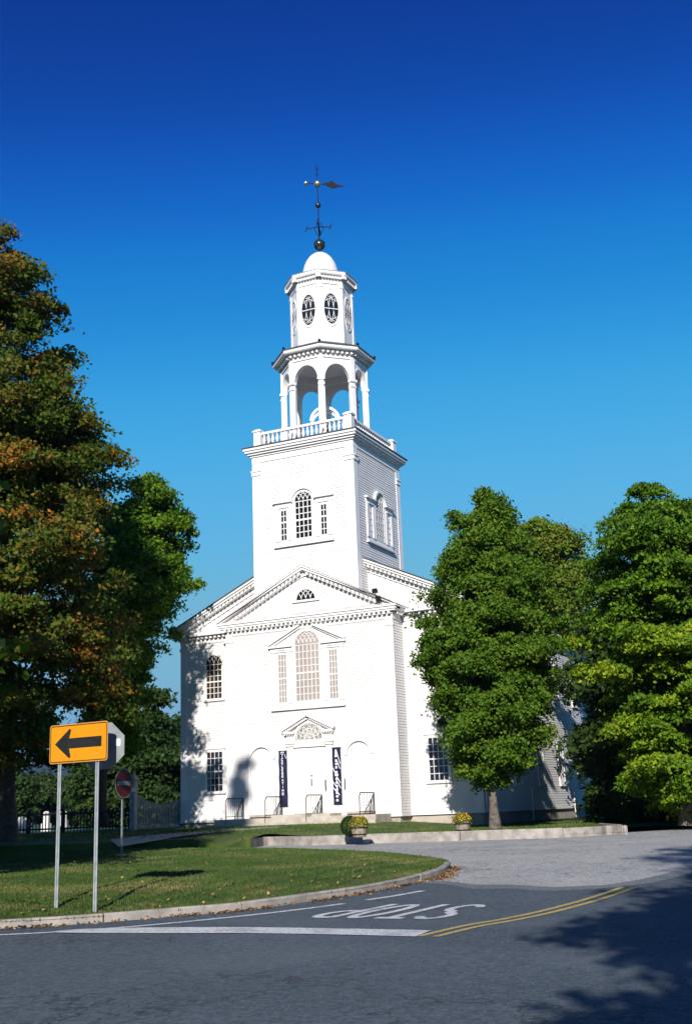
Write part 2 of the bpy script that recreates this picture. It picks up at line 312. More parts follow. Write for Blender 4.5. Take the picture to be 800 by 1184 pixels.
def tree(name, px, py, D, prof, trunk_r, leafm, barkm, label, cat='tree', group=None, nclus=420, nleaf=130, cr=.75, leaf=.15,
         flat=.55, tintfn=None, gap=.0, seed=1, base=None, fork=None, turn=0.0, zb=None, metres=False, shell=.45, droop=.12, gaps=.35, nboughs=None, bflat=.8, brf=2.1, fill=.22):
    """prof: (photo y, left x, right x) rows from the top down, read at depth D; or metres (z, left, right)."""
    rs = np.random.default_rng(seed); rnd = random.Random(seed)
    if metres: bx, by = px, py; bz = zb
    else:
        b0 = at(px, py, D); bx, by, bz = b0.x, b0.y, b0.z
    root = empty(name, (bx, by, bz), label, cat, group)
    L0 = lat(bx, by)
    rows = []
    for a, l, r_ in prof:
        if metres: rows.append((a, l, r_))
        else:
            m = at((l+r_)/2, a, D); rows.append((m.z-bz, L0-lat(*at(l, a, D).xy), lat(*at(r_, a, D).xy)-L0))
    rows.sort(); Z = np.array([q[0] for q in rows]); RL = np.array([q[1] for q in rows]); RR = np.array([q[2] for q in rows])
    zz = np.linspace(Z[0], Z[-1], 400); wd = np.maximum(.2, np.interp(zz, Z, RL)+np.interp(zz, Z, RR)); cdf = np.cumsum(wd**1.5); cdf /= cdf[-1]
    zc, ctr = [], []
    off = rs.uniform(-50, 50, 3)
    tries = 0
    boughs = []
    nb = nboughs or max(12, nclus//11)
    while len(boughs) < nb:
        z = float(np.interp(rs.random(), cdf, zz)); th = rs.uniform(0, 2*math.pi)
        l, r_ = np.interp(z, Z, RL), np.interp(z, Z, RR); hw = max(.25, (l+r_)/2); mid = (r_-l)/2
        rho = .35+.65*rs.random()**.5
        br = min(cr*brf, hw*.6)*rs.uniform(.6, 1.2)
        rr = max(.05, hw*(1+.10*rs.normal())-br*.75)*rho
        x, y = mid+math.cos(th)*rr, math.sin(th)*rr
        boughs.append((x, y, z-.1*br, br, rho, th, l, r_))
    for (x, y, z, br, rho, th, l, r_) in boughs:
        m_ = int(nclus*.78/nb*rs.uniform(.6, 1.4))+1
        for _ in range(m_):
            e = rs.normal(size=3); e /= np.linalg.norm(e); e *= rs.random()**.4
            e[2] = abs(e[2])*.8-.25
            q = (x+e[0]*br, y+e[1]*br, z+e[2]*br*bflat)
            if q[2] < Z[0] or q[2] > Z[-1]+.2: continue
            ctr.append((q[0], q[1], q[2], min(1, rho+.1*e[2]), th))
    nclus = max(nclus, len(ctr)+int(nclus*fill))
    while len(ctr) < nclus and tries < nclus*20:
        tries += 1
        z = float(np.interp(rs.random(), cdf, zz)); th = rs.uniform(0, 2*math.pi)
        l, r_ = np.interp(z, Z, RL), np.interp(z, Z, RR); hw = max(.25, (l+r_)/2); mid = (r_-l)/2
        rho = rs.random()**shell
        nv = noise.noise(Vector((math.cos(th)*2+off[0], math.sin(th)*2+off[1], z*.55+off[2])))
        rr = max(.1, (hw-cr*1.1))*(rho)*(1+.25*nv)
        x = mid + math.cos(th)*rr; y = math.sin(th)*rr
        if noise.noise(Vector((x*.75+off[1], y*.75+off[2], z*.9+off[0]))) < -gaps: continue
        ctr.append((x, y, z + droop*rho*0 , rho, th))
    ctr = np.array(ctr)
    P = []; NN = []; S = []; T = []
    top = Z[-1]
    for x, y, z, rho, th in ctr:
        k = int(nleaf*rs.uniform(.6, 1.3)); c_ = cr*rs.uniform(.55, 1.15)
        e = rs.normal(size=(k, 3)); e /= np.linalg.norm(e, axis=1, keepdims=True); e *= (rs.random((k, 1))**.6)*np.where(rs.random((k, 1)) < .12, 1.35, 1.0)
        e[:, :2] *= c_*1.15; e[:, 2] *= c_*flat
        rad = np.hypot(e[:, 0], e[:, 1]); e[:, 2] -= droop*rad**2/max(c_, .1)*2
        p = e + np.array([x, y, z])
        nn = rs.normal(size=(k, 3))*.62 + np.array([math.cos(th)*.40, math.sin(th)*.40, .55]); 
        P.append(p); NN.append(nn); S.append(leaf*rs.uniform(.65, 1.25, k))
        ct = rs.uniform(-.2, .2)
        base_t = tintfn(x, y, z/top, rho, ct) if tintfn else .4+ct
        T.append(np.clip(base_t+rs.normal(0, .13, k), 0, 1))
    P = np.concatenate(P); NN = np.concatenate(NN); S = np.concatenate(S); T = np.concatenate(T)
    # local lateral axes -> world axes
    Wx = P[:, :1]*np.array([[HR.x, HR.y, 0]]) + P[:, 1:2]*np.array([[HF.x, HF.y, 0]]) + P[:, 2:]*np.array([[0, 0, 1]])
    Wn = NN[:, :1]*np.array([[HR.x, HR.y, 0]]) + NN[:, 1:2]*np.array([[HF.x, HF.y, 0]]) + NN[:, 2:]*np.array([[0, 0, 1]])
    leaves_obj('crown', Wx, Wn, S, T, leafm, root)
    # trunk and limbs
    mb = MB(); H = Z[-1]*.86
    xm = lambda z: float((np.interp(z, Z, RR)-np.interp(z, Z, RL))/2) * ss((z-Z[0])/(max(.1, H-Z[0])))
    def wpt(x, y, z): return (x*HR.x+y*HF.x, x*HR.y+y*HF.y, z)
    pts = []; rad = []
    for i in range(14):
        t = i/13; z = H*t; wob = .12*math.sin(3*t+seed)*trunk_r*4
        pts.append(wpt(xm(z)+wob, wob*.6, z-.06)); rad.append(trunk_r*((1.45-.45*min(1, t*14)) if i < 2 else 1)*(1-.88*t**.8)+.01)
    mb.tube(pts, rad, 12)
    order = rs.permutation(len(ctr))[:70]
    for i in order:
        x, y, z, rho, th = ctr[i]; z0 = max(Z[0]*.75, min(z-.25*math.hypot(x, y)-.3, H*.93))
        if z0 < .3: z0 = .3+rnd.random()*.3
        t0 = z0/H; r0 = max(.015, trunk_r*(1-.88*t0**.8)*.38)
        a = Vector((xm(z0), 0, z0)); b = Vector((x, y, z)); mid = (a+b)/2+Vector((rnd.uniform(-.3,.3), rnd.uniform(-.3,.3), .12*(b-a).length))
        pp = []; rr = []
        for j in range(6):
            t = j/5; q = a*(1-t)**2+mid*2*t*(1-t)+b*t*t; pp.append(wpt(*q)); rr.append(r0*(1-t)+.008)
        mb.tube(pp, rr, 5, False)
    mb.build('trunk', barkm, root, True)
    return root

# ------------------------------------------------------------------ ground, roads
def sheet(name, poly, H, mat, dz=0, step=.8, kind='structure', inner=None, dens=None, skirt=0):
    pts = []
    n = len(poly)
    for i in range(n):
        a, b = Vector(poly[i]), Vector(poly[(i+1) % n]); m = max(1, int((b-a).length/step))
        for j in range(m): pts.append(a.lerp(b, j/m))
    nb = len(pts); edges = [(i, (i+1) % nb) for i in range(nb)]
    xs = [p.x for p in pts]; ys = [p.y for p in pts]
    x = min(xs)+step/2
    while x < max(xs):
        y = min(ys)+step/2
        while y < max(ys):
            if inside((x, y), pts): pts.append(Vector((x, y)))
            y += step
        x += step
    vs_, _, fs, *_r = delaunay_2d_cdt(pts, edges, [list(range(nb))], 1, 1e-4)
    V_ = [(p.x, p.y, H(p.x, p.y)+dz) for p in vs_]; F_ = [tuple(f) for f in fs]
    if skirt:
        b0 = len(V_); V_ += [(p.x, p.y, H(p.x, p.y)+dz-.001) for p in pts[:nb]]+[(p.x, p.y, H(p.x, p.y)-skirt) for p in pts[:nb]]
        F_ += [(b0+i, b0+(i+1) % nb, b0+nb+(i+1) % nb, b0+nb+i) for i in range(nb) if lat(*pts[i]) < -3.8 and dep(*pts[i]) < 47]
    me = bpy.data.meshes.new(name); me.from_pydata(V_, [], F_)
    bm = bmesh.new(); bm.from_mesh(me)
    for f in bm.faces:
        f.normal_update()
        if f.normal.z < 0: f.normal_flip()
    bm.to_mesh(me); bm.free(); me.shade_smooth(); me.materials.append(mat)
    o = bpy.data.objects.new(name, me); COL.objects.link(o); tag(o, kind=kind); return o
def inside(p, poly):
    x, y = p; c = False; n = len(poly); j = n-1
    for i in range(n):
        xi, yi = poly[i][0], poly[i][1]; xj, yj = poly[j][0], poly[j][1]
        if (yi > y) != (yj > y) and x < (xj-xi)*(y-yi)/(yj-yi)+xi: c = not c
        j = i
    return c
def smoothline(P, n=8):
    P = [Vector(p) for p in P]; out = []
    for i in range(len(P)-1):
        p0 = P[max(0, i-1)]; p1 = P[i]; p2 = P[i+1]; p3 = P[min(len(P)-1, i+2)]
        for j in range(n):
            t = j/n; out.append(.5*((2*p1)+(p2-p0)*t+(2*p0-5*p1+4*p2-p3)*t*t+(3*p1-p0-3*p2+p3)*t**3))
    out.append(P[-1]); return out

# far ground
def zfar(x, y):
    d = dep(x, y); l = lat(x, y)
    return min(zroad(x, y), zlawn(x, y))-.05 - 1.5*ss((d-110)/200)
mb = MB(); ring_r = [0, 12, 25, 40, 60, 90, 140, 220, 400, 800, 1600, 3200, 6000]
cx, cy = world(30, 0); P = []
for r_ in ring_r[1:]:
    for j in range(48):
        a = 2*math.pi*j/48; x, y = cx+r_*math.cos(a), cy+r_*math.sin(a); P.append((x, y, zfar(x, y)))
n0 = len(P); P.append((cx, cy, zfar(cx, cy)))
fs = [(i*48+j, i*48+(j+1) % 48, (i+1)*48+(j+1) % 48, (i+1)*48+j) for i in range(len(ring_r)-2) for j in range(48)] + [(n0, j, (j+1) % 48) for j in range(48)]
mb.add(P, fs); g = mb.build('ground', FIELD, None, True); tag(g, kind='structure')

# roads: one sheet, with the paler worn side street laid over it
mp = [world(-40, -70), world(-40, 60), world(50, 60), world(47.3, 30), world(46.5, 16), world(46, 12.6), world(44, 10), world(42, 8), world(43, 0), world(45, -4), world(46, -60), world(20, -70)]
sheet('road', mp, zroad, ASPH, .0, 2.0)
G = lambda u, v: hit(u, v, zroad)
pale = [G(700, 1023.5), G(640, 1026), G(590, 1023), G(550, 1023), G(515, 1019), Vector(world(26, -1.5)), Vector(world(33, -3)), Vector(world(37, -40)), Vector(world(45.5, -40)), Vector(world(44.8, -4)), Vector(world(42.8, 0)),
        Vector(world(41.8, 8)), Vector(world(43.8, 10)), Vector(world(45.8, 12.6)), Vector(world(46.3, 16)), Vector(world(47.1, 30)), Vector(world(33, 30)), Vector(world(31, 12)), G(800, 1003), G(740, 1017)]
sheet('side_street', pale, zroad, ASPH2, .004, 1.0)

n_ = 10
worn = [G(712, 1026), G(640, 1030.5), G(590, 1027.5), G(548, 1028), G(512, 1022)]+pale[5:13]+[pale[16], pale[17], G(800, 1010), G(752, 1021)]
ASPH3 = asphalt('half_worn_asphalt', (.12,.135,.145), (.17,.18,.185), None)
sheet('street_edge', worn, zroad, ASPH3, .002, 1.0)

# grass island in the foreground
near = smoothline([G(-420, 1083), G(-250, 1081), G(-100, 1078), G(20, 1073), G(120, 1066.5), G(200, 1060), G(280, 1053), G(350, 1043.5), G(420, 1033), G(470, 1023), G(505, 1013.5), G(519, 1007), G(521, 1003)], 5)
far = smoothline([G(521, 1003), G(512, 998), G(480, 993.5), G(430, 988.5), G(370, 986.5), G(300, 986.5), G(200, 988), G(100, 991), G(0, 995), G(-150, 1000), G(-400, 1008)], 5)
isl = near+far[1:]
EB = [(Vector(a), Vector(b)) for a, b in zip(isl, isl[1:])]
def edist(x, y):
    p = Vector((x, y)); m = 1e9
    for a, b in EB:
        ab = b-a; t = max(0, min(1, (p-a).dot(ab)/max(1e-9, ab.length_squared))); m = min(m, (p-(a+ab*t)).length)
    return m
def zisl(x, y): return zroad(x, y)+.10+.20*ss(edist(x, y)/3.0)+.012*noise.noise(Vector((x*.8, y*.8, 0)))
sheet('grass_verge', isl, zisl, TURF, 0, .6)

def kerb(name, line, H, wd, h, below=.15, side=1, seglen=2.0, mat=KERB, seed=3):
    rnd = random.Random(seed); mb = MB(); pts = [Vector(p) for p in line]
    # resample
    out = [pts[0]]; acc = 0
    for a, b in zip(pts, pts[1:]):
        L = (b-a).length; m = max(1, int(L/.25))
        for j in range(1, m+1): out.append(a.lerp(b, j/m))
    i = 0
    while i < len(out)-1:
        j = i; L = 0; target = seglen*rnd.uniform(.8, 1.25)
        while j < len(out)-1 and L < target: L += (out[j+1]-out[j]).length; j += 1
        seg = out[i:j+1]; jit = rnd.uniform(-.012, .012); jz = rnd.uniform(-.012, .012)
        P = []; n = len(seg)
        for q, p in enumerate(seg):
            d = (seg[min(q+1, n-1)]-seg[max(q-1, 0)]).normalized(); nr = Vector((-d.y, d.x))*side
            if q == 0: p = p+d*.012
            if q == n-1: p = p-d*.012
            z = H(p.x, p.y)
            wv = .008*noise.noise(Vector((p.x*3, p.y*3, 1)))
            hh = h+jz+wv if not callable(h) else h(p.x, p.y)+jz+wv
            a = p+nr*jit; 
            for o_, zz in ((0, -below), (0.0+wv, hh-.025), (.022, hh), (wd-.02, hh), (wd, hh-.02), (wd, -below)):
                P.append((a.x+nr.x*o_, a.y+nr.y*o_, z+zz))
        m = 6
        fs = [(q*m+k, q*m+(k+1) % m, (q+1)*m+(k+1) % m, (q+1)*m+k) for q in range(n-1) for k in range(m)] + [tuple(range(m))[::-1], tuple(range((n-1)*m, n*m))]
        mb.add(P, fs); i = j
    o = mb.build(name, mat); tag(o, kind='structure'); return o
kerb('island_kerb', near, zroad, .15, .13, side=1, seglen=1.9)

# church lawn and its kerb
ZL = lambda u, v: hit(u, v, lambda x, y: -.38)
lk = smoothline([Vector(world(45.2, -6.5)), Vector(world(44.0, -5.0)), Vector(world(42.3, -3.9)), ZL(310, 968.3), ZL(360, 967.6), ZL(430, 965.2), ZL(500, 963), ZL(560, 961), ZL(610, 959.5), ZL(650, 958), ZL(690, 956), ZL(703, 955), Vector(world(41.2, 9.35)), Vector(world(46.5, 9.6))], 6)
lawn = lk + [Vector(world(49, 12.5)), Vector(world(49.5, 40)), Vector(world(150, 90)), Vector(world(150, -120)), Vector(world(47, -90)), Vector(world(45.3, -50)), Vector(world(45.2, -8))]
def zl2(x, y):
    z = zlawn(x, y)+.015*noise.noise(Vector((x*.5, y*.5, 3)))
    d, l = dep(x, y), lat(x, y); t = ss((-3.9-l)/1.0)*(1-ss((d-43.2)/3.0))
    return z*(1-t)+(zroad(x, y)+.03)*t
sheet('church_lawn', lawn, zl2, TURF, 0.0, 1.6, skirt=.5)
kerb('church_kerb', lk[12:], zroad, .16, lambda x, y: max(.05, -.36-zroad(x, y)), side=1, seglen=4.4, seed=5)
# walk to the steps
pth = [hit(222, 975.5, zl2), hit(262, 975), ] if False else None
wk = smoothline([Vector(world(44.4, -9.0)), Vector(world(45.6, -6.9)), Vector(world(47.5, -4.6)), Vector(world(49.0, -3.1))], 6)
wk2 = smoothline([Vector(world(49.9, -3.4)), Vector(world(48.4, -5.2)), Vector(world(46.8, -7.6)), Vector(world(45.6, -9.6))], 6)
sheet('path', wk+wk2, zl2, PAVE, .012, .5)

# painted markings
def zmark(x, y): return zroad(x, y)
def strip(line, wd, off=0):
    L = []; Rr = []; n = len(line)
    for i, p in enumerate(line):
        d = (Vector(line[min(i+1, n-1)])-Vector(line[max(i-1, 0)])).normalized(); nr = Vector((-d.y, d.x)); L.append(Vector(p)+nr*(off+wd/2)); Rr.append(Vector(p)+nr*(off-wd/2))
    return L+Rr[::-1]
def strips_mesh(name, polys, mat, dz=.008):
    mb = MB()
    for pl in polys:
        n = len(pl)//2
        Lp, Rp = pl[:n], pl[n:][::-1]; P = []
        for a, b in zip(Lp, Rp): P += [(a[0], a[1], zmark(a[0], a[1])+dz), (b[0], b[1], zmark(b[0], b[1])+dz)]
        mb.add(P, [(2*i, 2*i+1, 2*i+3, 2*i+2) for i in range(n-1)])
    o = mb.build(name, mat); tag(o, kind='structure')
    return o
yl = smoothline([G(494, 1083.2), G(545, 1071.2), G(587, 1064), G(630, 1055), G(672, 1044), G(700, 1035.5), G(726, 1026.5)], 10)
strips_mesh('centre_line', [strip(yl, .11, .115), strip(yl, .11, -.115)], MARKY)
sb_t = smoothline([G(62, 1077.6), G(105, 1074.6), G(200, 1073), G(283, 1073), G(340, 1073.6), G(420, 1075), G(499, 1076.6)], 6)
sb_b = smoothline([G(62, 1079), G(105, 1079.6), G(200, 1079.8), G(283, 1079.8), G(340, 1080.6), G(420, 1082.2), G(480, 1083.8)], 6)
strips_mesh('stop_line', [sb_t+sb_b[::-1]], MARKW, .012)
el = smoothline([G(-400, 1094), G(-150, 1088), G(0, 1081.5), G(90, 1076.5), G(180, 1069.5), G(290, 1058.5), G(350, 1051.5), G(398, 1045.2)], 8)
el2 = smoothline([G(424, 1041), G(455, 1036.4), G(489, 1030.3)], 5)
strips_mesh('edge_line', [strip(el, .14), strip(el2, .14)], MARKW)
# STOP lettering, read by drivers who come towards the camera
c00, c10, c01, c11 = G(570, 1046.6), G(428, 1045.8), G(508, 1063.6), G(346, 1061.6)     # reader's bottom left, bottom right, top left, top right
def letters():
    def arc(cx, cy, rx, ry, a0, a1, n=18): return [(cx+rx*math.cos(R(a0+(a1-a0)*i/n)), cy+ry*math.sin(R(a0+(a1-a0)*i/n))) for i in range(n+1)]
    S_ = arc(.5, .77, .40, .19, 15, 262, 22)+arc(.5, .25, .40, .21, 88, -165, 22)
    T_ = [[(0.04, .95), (.96, .95)], [(.5, .95), (.5, 0)]]
    O_ = arc(.5, .5, .40, .45, 0, 360, 40)
    P_ = [[(.13, 0), (.13, .96)], [(.13, .95), (.5, .95)]+arc(.5, .73, .38, .22, 90, -90, 16)+[(.13, .51)]]
    return [[S_], T_, [O_], P_]
polys = []
for i, L in enumerate(letters()):
    for ln in L:
        q = []
        closed = abs(ln[0][0]-ln[-1][0]) < 1e-6 and abs(ln[0][1]-ln[-1][1]) < 1e-6
        n = len(ln); A = []; B = []
        for j, (x, y) in enumerate(ln):
            pa = ln[j-1] if j else (ln[-2] if closed else ln[0]); pb = ln[j+1] if j < n-1 else (ln[1] if closed else ln[-1])
            dx, dy = (pb[0]-pa[0]), (pb[1]-pa[1])*5.2; l_ = math.hypot(dx, dy) or 1; nx, ny = -dy/l_, dx/l_
            for lst, s_ in ((A, 1), (B, -1)):
                X = x+s_*nx*.15; Y = y+s_*ny*.15/5.2*1.7; u_ = (i+.04+X*.86)/4.0
                lo = c00.lerp(c10, u_); hi = c01.lerp(c11, u_); lst.append(lo.lerp(hi, Y))
        polys.append(A+B[::-1])
strips_mesh('road_lettering', polys, MARKW, .010)

# ------------------------------------------------------------------ the church
church = empty('church', (0, 0, 0), 'white clapboard church with arcaded octagonal belfry, square tower and pedimented front', 'church')
A_, Pv, W_ = 5.5, 1.46, 9.75
T_, TY = 3.45, .04
CY = TY+T_
Lb = 28.5
FR = Frame(0, 0, 0)                 # pavilion front
FRm = Frame(0, Pv, 0)               # main front, set back
SR = Frame(W_, 0, 90)               # right flank; s = Y
SL = Frame(-W_, Lb, -90)            # left flank; s = Lb - Y
PR = Frame(A_, 0, 90); PL = Frame(-A_, Pv, -90)
TF = Frame(0, TY, 0); TR = Frame(T_, CY, 90); TL = Frame(-T_, CY, -90); TB = Frame(0, TY+2*T_, 180)

def clap(mb, F, s0, s1, z0, z1, h=.155, lim=None, rnd=random.Random(1)):
    z = z0
    while z < z1-.02:
        t = min(z+h, z1)
        a, b = (s0, s1) if lim is None else lim((z+t)/2)
        if b-a > .05:
            j = rnd.uniform(-.004, .004)
            mb.add([F(a, z, .0), F(b, z, .0), F(b, z, .036+j), F(a, z, .036+j), F(a, t+.01, .010), F(b, t+.01, .010)], [(0,1,2,3), (3,2,5,4)])
        z += h
EZ = 11.45           # eave wall height
GS = .457            # main roof slope
def gablez(x): return 11.99 + GS*(W_+.66-abs(x))
# foundation
mb = C(); mb.box(-W_+.06, W_-.06, Pv+.06, Lb-.06, -1.4, .27); mb.box(-A_+.06, A_-.06, .06, Pv+.1, -1.2, .25)
mb.build('foundation', STONEF, church)
# walls
mb = C()
mb.box(-W_, W_, Pv, Lb, .27, EZ)
mb.box(-A_, A_, 0, Pv-.002, .25, EZ)
mb.ex(FRm, [(-W_, EZ), (W_, EZ), (0, EZ+GS*W_)], -.001, -.3)
mb.ex(Frame(0, Lb, 0), [(-W_, EZ), (W_, EZ), (0, EZ+GS*W_)], .3, .001)
mb.ex(FR, [(-A_, EZ), (A_, EZ), (0, 14.3)], -.03, -1.4)
core = mb.build('wall', PAINT, church)
mb = C()
clap(mb, FR, -A_, A_, .25, EZ); clap(mb, PR, 0, Pv, .25, EZ); clap(mb, PL, 0, Pv, .25, EZ)
clap(mb, FRm, -W_, -A_, .27, EZ); clap(mb, FRm, A_, W_, .27, EZ)
clap(mb, SR, Pv, Lb, .27, EZ); clap(mb, SL, 0, Lb-Pv, .27, EZ)
clap(mb, FRm, 0, 0, EZ, 16.2, lim=lambda z: (-(W_-(z-EZ)/GS), (W_-(z-EZ)/GS)))
clap(mb, FR, 0, 0, EZ+.45, 14.2, lim=lambda z: (-(A_-(z-EZ-.3)/.52), (A_-(z-EZ-.3)/.52)))
mb.build('siding', CLAP, church)
# corner boards
mb = C()
def cboard(F, s0, s1, z0, z1, n=.06): mb.rect(F, s0, s1, z0, z1, .0, n)
for s_ in (-1, 1):
    for F, a, b in ((FR, s_*A_, s_*(A_-.42)), (FRm, s_*W_, s_*(W_-.42))):
        lo, hi = min(a, b), max(a, b); e = .06
        if s_ > 0: hi += e
        else: lo -= e
        cboard(F, lo, hi, .26, EZ-.05, .06)
        mb.rect(F, lo-.04, hi+.04, 10.75, 10.95, .0, .11)
cboard(PR, 0, .06, .26, EZ-.05, .058); 
mb.rect(SR, Pv, Pv+.42, .28, EZ-.05, 0, .06); mb.rect(SR, Lb-.42, Lb, .28, EZ-.05, 0, .06)
mb.rect(SL, Lb-Pv-.42, Lb-Pv, .28, EZ-.05, 0, .06)
# water table
mb.box(-A_-.09, A_+.09, -.09, Pv-.1, .20, .34); mb.box(-W_-.09, W_+.09, Pv-.09, Lb+.09, .22, .37)
mb.build('corner_board', TRIM, church)

# entablature + eaves of the body
def band(mb, rect, z0, z1, o):      # a moulding of depth o round a rectangle
    x0, x1, y0, y1 = rect; mb.box(x0-o, x1+o, y0-o, y1+o, z0, z1)
def dentils(mb, F, s0, s1, z0, z1, n0, n1, pitch=.30, wd=.15):
    k = max(1, int((s1-s0)/pitch)); p = (s1-s0)/k
    for i in range(k): c = s0+p*(i+.5); mb.rect(F, c-wd/2, c+wd/2, z0, z1, n0, n1)
mb = C()
for (x0, x1, y0, y1), nm in (((-A_, A_, 0, Pv-.6), 'p'), ((-W_, W_, Pv, Lb), 'm')):
    band(mb, (x0, x1, y0, y1), 11.15, 11.42, .075)
    band(mb, (x0, x1, y0, y1), 11.42, 11.50, .13)
ov = .42
mb.box(-A_-ov, A_+ov, -ov, Pv-.3, 11.66, 11.80)
mb.box(-A_-ov+.06, A_+ov-.06, -ov+.06, Pv-.3, 11.56, 11.66)
mb.box(-A_-ov-.07, A_+ov+.07, -ov-.07, Pv-.3, 11.80, 11.90)
mb.box(-W_-.5, -A_+.2, Pv-.5, Pv+.4, 11.60, 11.78); mb.box(A_-.2, W_+.5, Pv-.5, Pv+.4, 11.60, 11.78)
mb.box(-W_-.62, -W_+.1, Pv-.45, Lb+.45, 11.64, 11.86); mb.box(W_-.1, W_+.62, Pv-.45, Lb+.45, 11.64, 11.86)
dentils(mb, FR, -A_-.1, A_+.1, 11.40, 11.56, .07, .34)
dentils(mb, FRm, -W_, -A_-.5, 11.42, 11.58, .07, .34); dentils(mb, FRm, A_+.5, W_, 11.42, 11.58, .07, .34)
dentils(mb, PR, 0, Pv-.5, 11.40, 11.56, .07, .34, .3)
dentils(mb, SR, Pv, Lb, 11.44, 11.60, .07, .36, .34)
dentils(mb, SL, 0, Lb-Pv, 11.44, 11.60, .07, .36, .34)
mb.build('entablature', TRIM, church)
# weathered ledge on top of the horizontal cornice
mb = C(); mb.add([(-A_-.45, -.46, 11.905), (A_+.45, -.46, 11.905), (A_+.2, -.02, 12.13), (-A_-.2, -.02, 12.13)], [(0,1,2,3)]); 
mb.build('cornice_flashing', WEATHER, church)
# raking cornice of the pavilion pediment
mb = C(); top = 14.87; ang = (top-11.92)/(A_+ov)
for s_ in (-1, 1):
    for (n0, n1, dz0, dz1) in ((-.3, .49, -.10, 0), (-.3, .42, -.26, -.10), (-.3, .10, -.58, -.30), (-.3, .16, -.30, -.26)):
        zi = lambda x, dz: top-ang*abs(x)+dz
        e = A_+ov+(.07 if n1 > .45 else 0)
        mb.ex(FR, [(0, zi(0, dz0)), (s_*e, max(11.9, zi(e, dz0))), (s_*e, zi(e, dz1)), (0, zi(0, dz1))], n0, n1)
for s_ in (-1, 1):
    k = 19
    for i in range(k):
        x = s_*(.2+(A_-.35)*(i+.3)/k); z = top-ang*abs(x)
        mb.ex(FR, [(x-.085, z-.44+s_*ang*.085), (x+.085, z-.44-s_*ang*.085), (x+.085, z-.26-s_*ang*.085), (x-.085, z-.26+s_*ang*.085)], .0, .34)
mb.build('pediment', TRIM, church)
# roofs
mb = C()
e = W_+.66
for s_ in (-1, 1):
    mb.add([(0, Pv-.66, gablez(0)+.02), (s_*e, Pv-.66, 11.99), (s_*e, Lb+.6, 11.99), (0, Lb+.6, gablez(0)+.02),
            (0, Pv-.66, gablez(0)-.06), (s_*e, Pv-.66, 11.93), (s_*e, Lb+.6, 11.93), (0, Lb+.6, gablez(0)-.06)],
           [(0,1,2,3), (4,5,6,7), (0,1,5,4), (1,2,6,5), (2,3,7,6)])
    e2 = A_+ov+.08
    mb.add([(0, -.5, top+.02), (s_*e2, -.5, top+.02-ang*e2), (s_*e2, Pv+.05, top+.02-ang*e2), (0, 6, top+.02),
            (0, -.5, top+.005), (s_*e2, -.5, top-.0-ang*e2), (s_*e2, Pv+.05, top-ang*e2), (0, 6, top)],
           [(0,1,2,3), (4,5,6,7), (0,1,5,4), (1,2,6,5)])
roof = mb.build('roof', ROOF, church)
# main raking cornice, with modillions
mb = C()
for s_ in (-1, 1):
    for n0, n1, d0, d1 in ((-.3, .60, -.20, -.07), (-.3, .50, -.34, -.20), (-.3, .09, -.80, -.44), (-.3, .16, -.44, -.34)):
        ee = e-.02 if n1 > .4 else W_+.05
        mb.ex(FRm, [(s_*2.0, gablez(2)+d0), (s_*ee, gablez(ee)+d0), (s_*ee, gablez(ee)+d1), (s_*2.0, gablez(2)+d1)], n0, n1)
    for i in range(24):
        x = s_*(3.3+(W_-3.3)*(i+.4)/24); z = gablez(x)
        mb.ex(FRm, [(x-.09, z-.52+s_*GS*.09), (x+.09, z-.52-s_*GS*.09), (x+.09, z-.34-s_*GS*.09), (x-.09, z-.34+s_*GS*.09)], .0, .42)
mb.build('gable_cornice', TRIM, church)

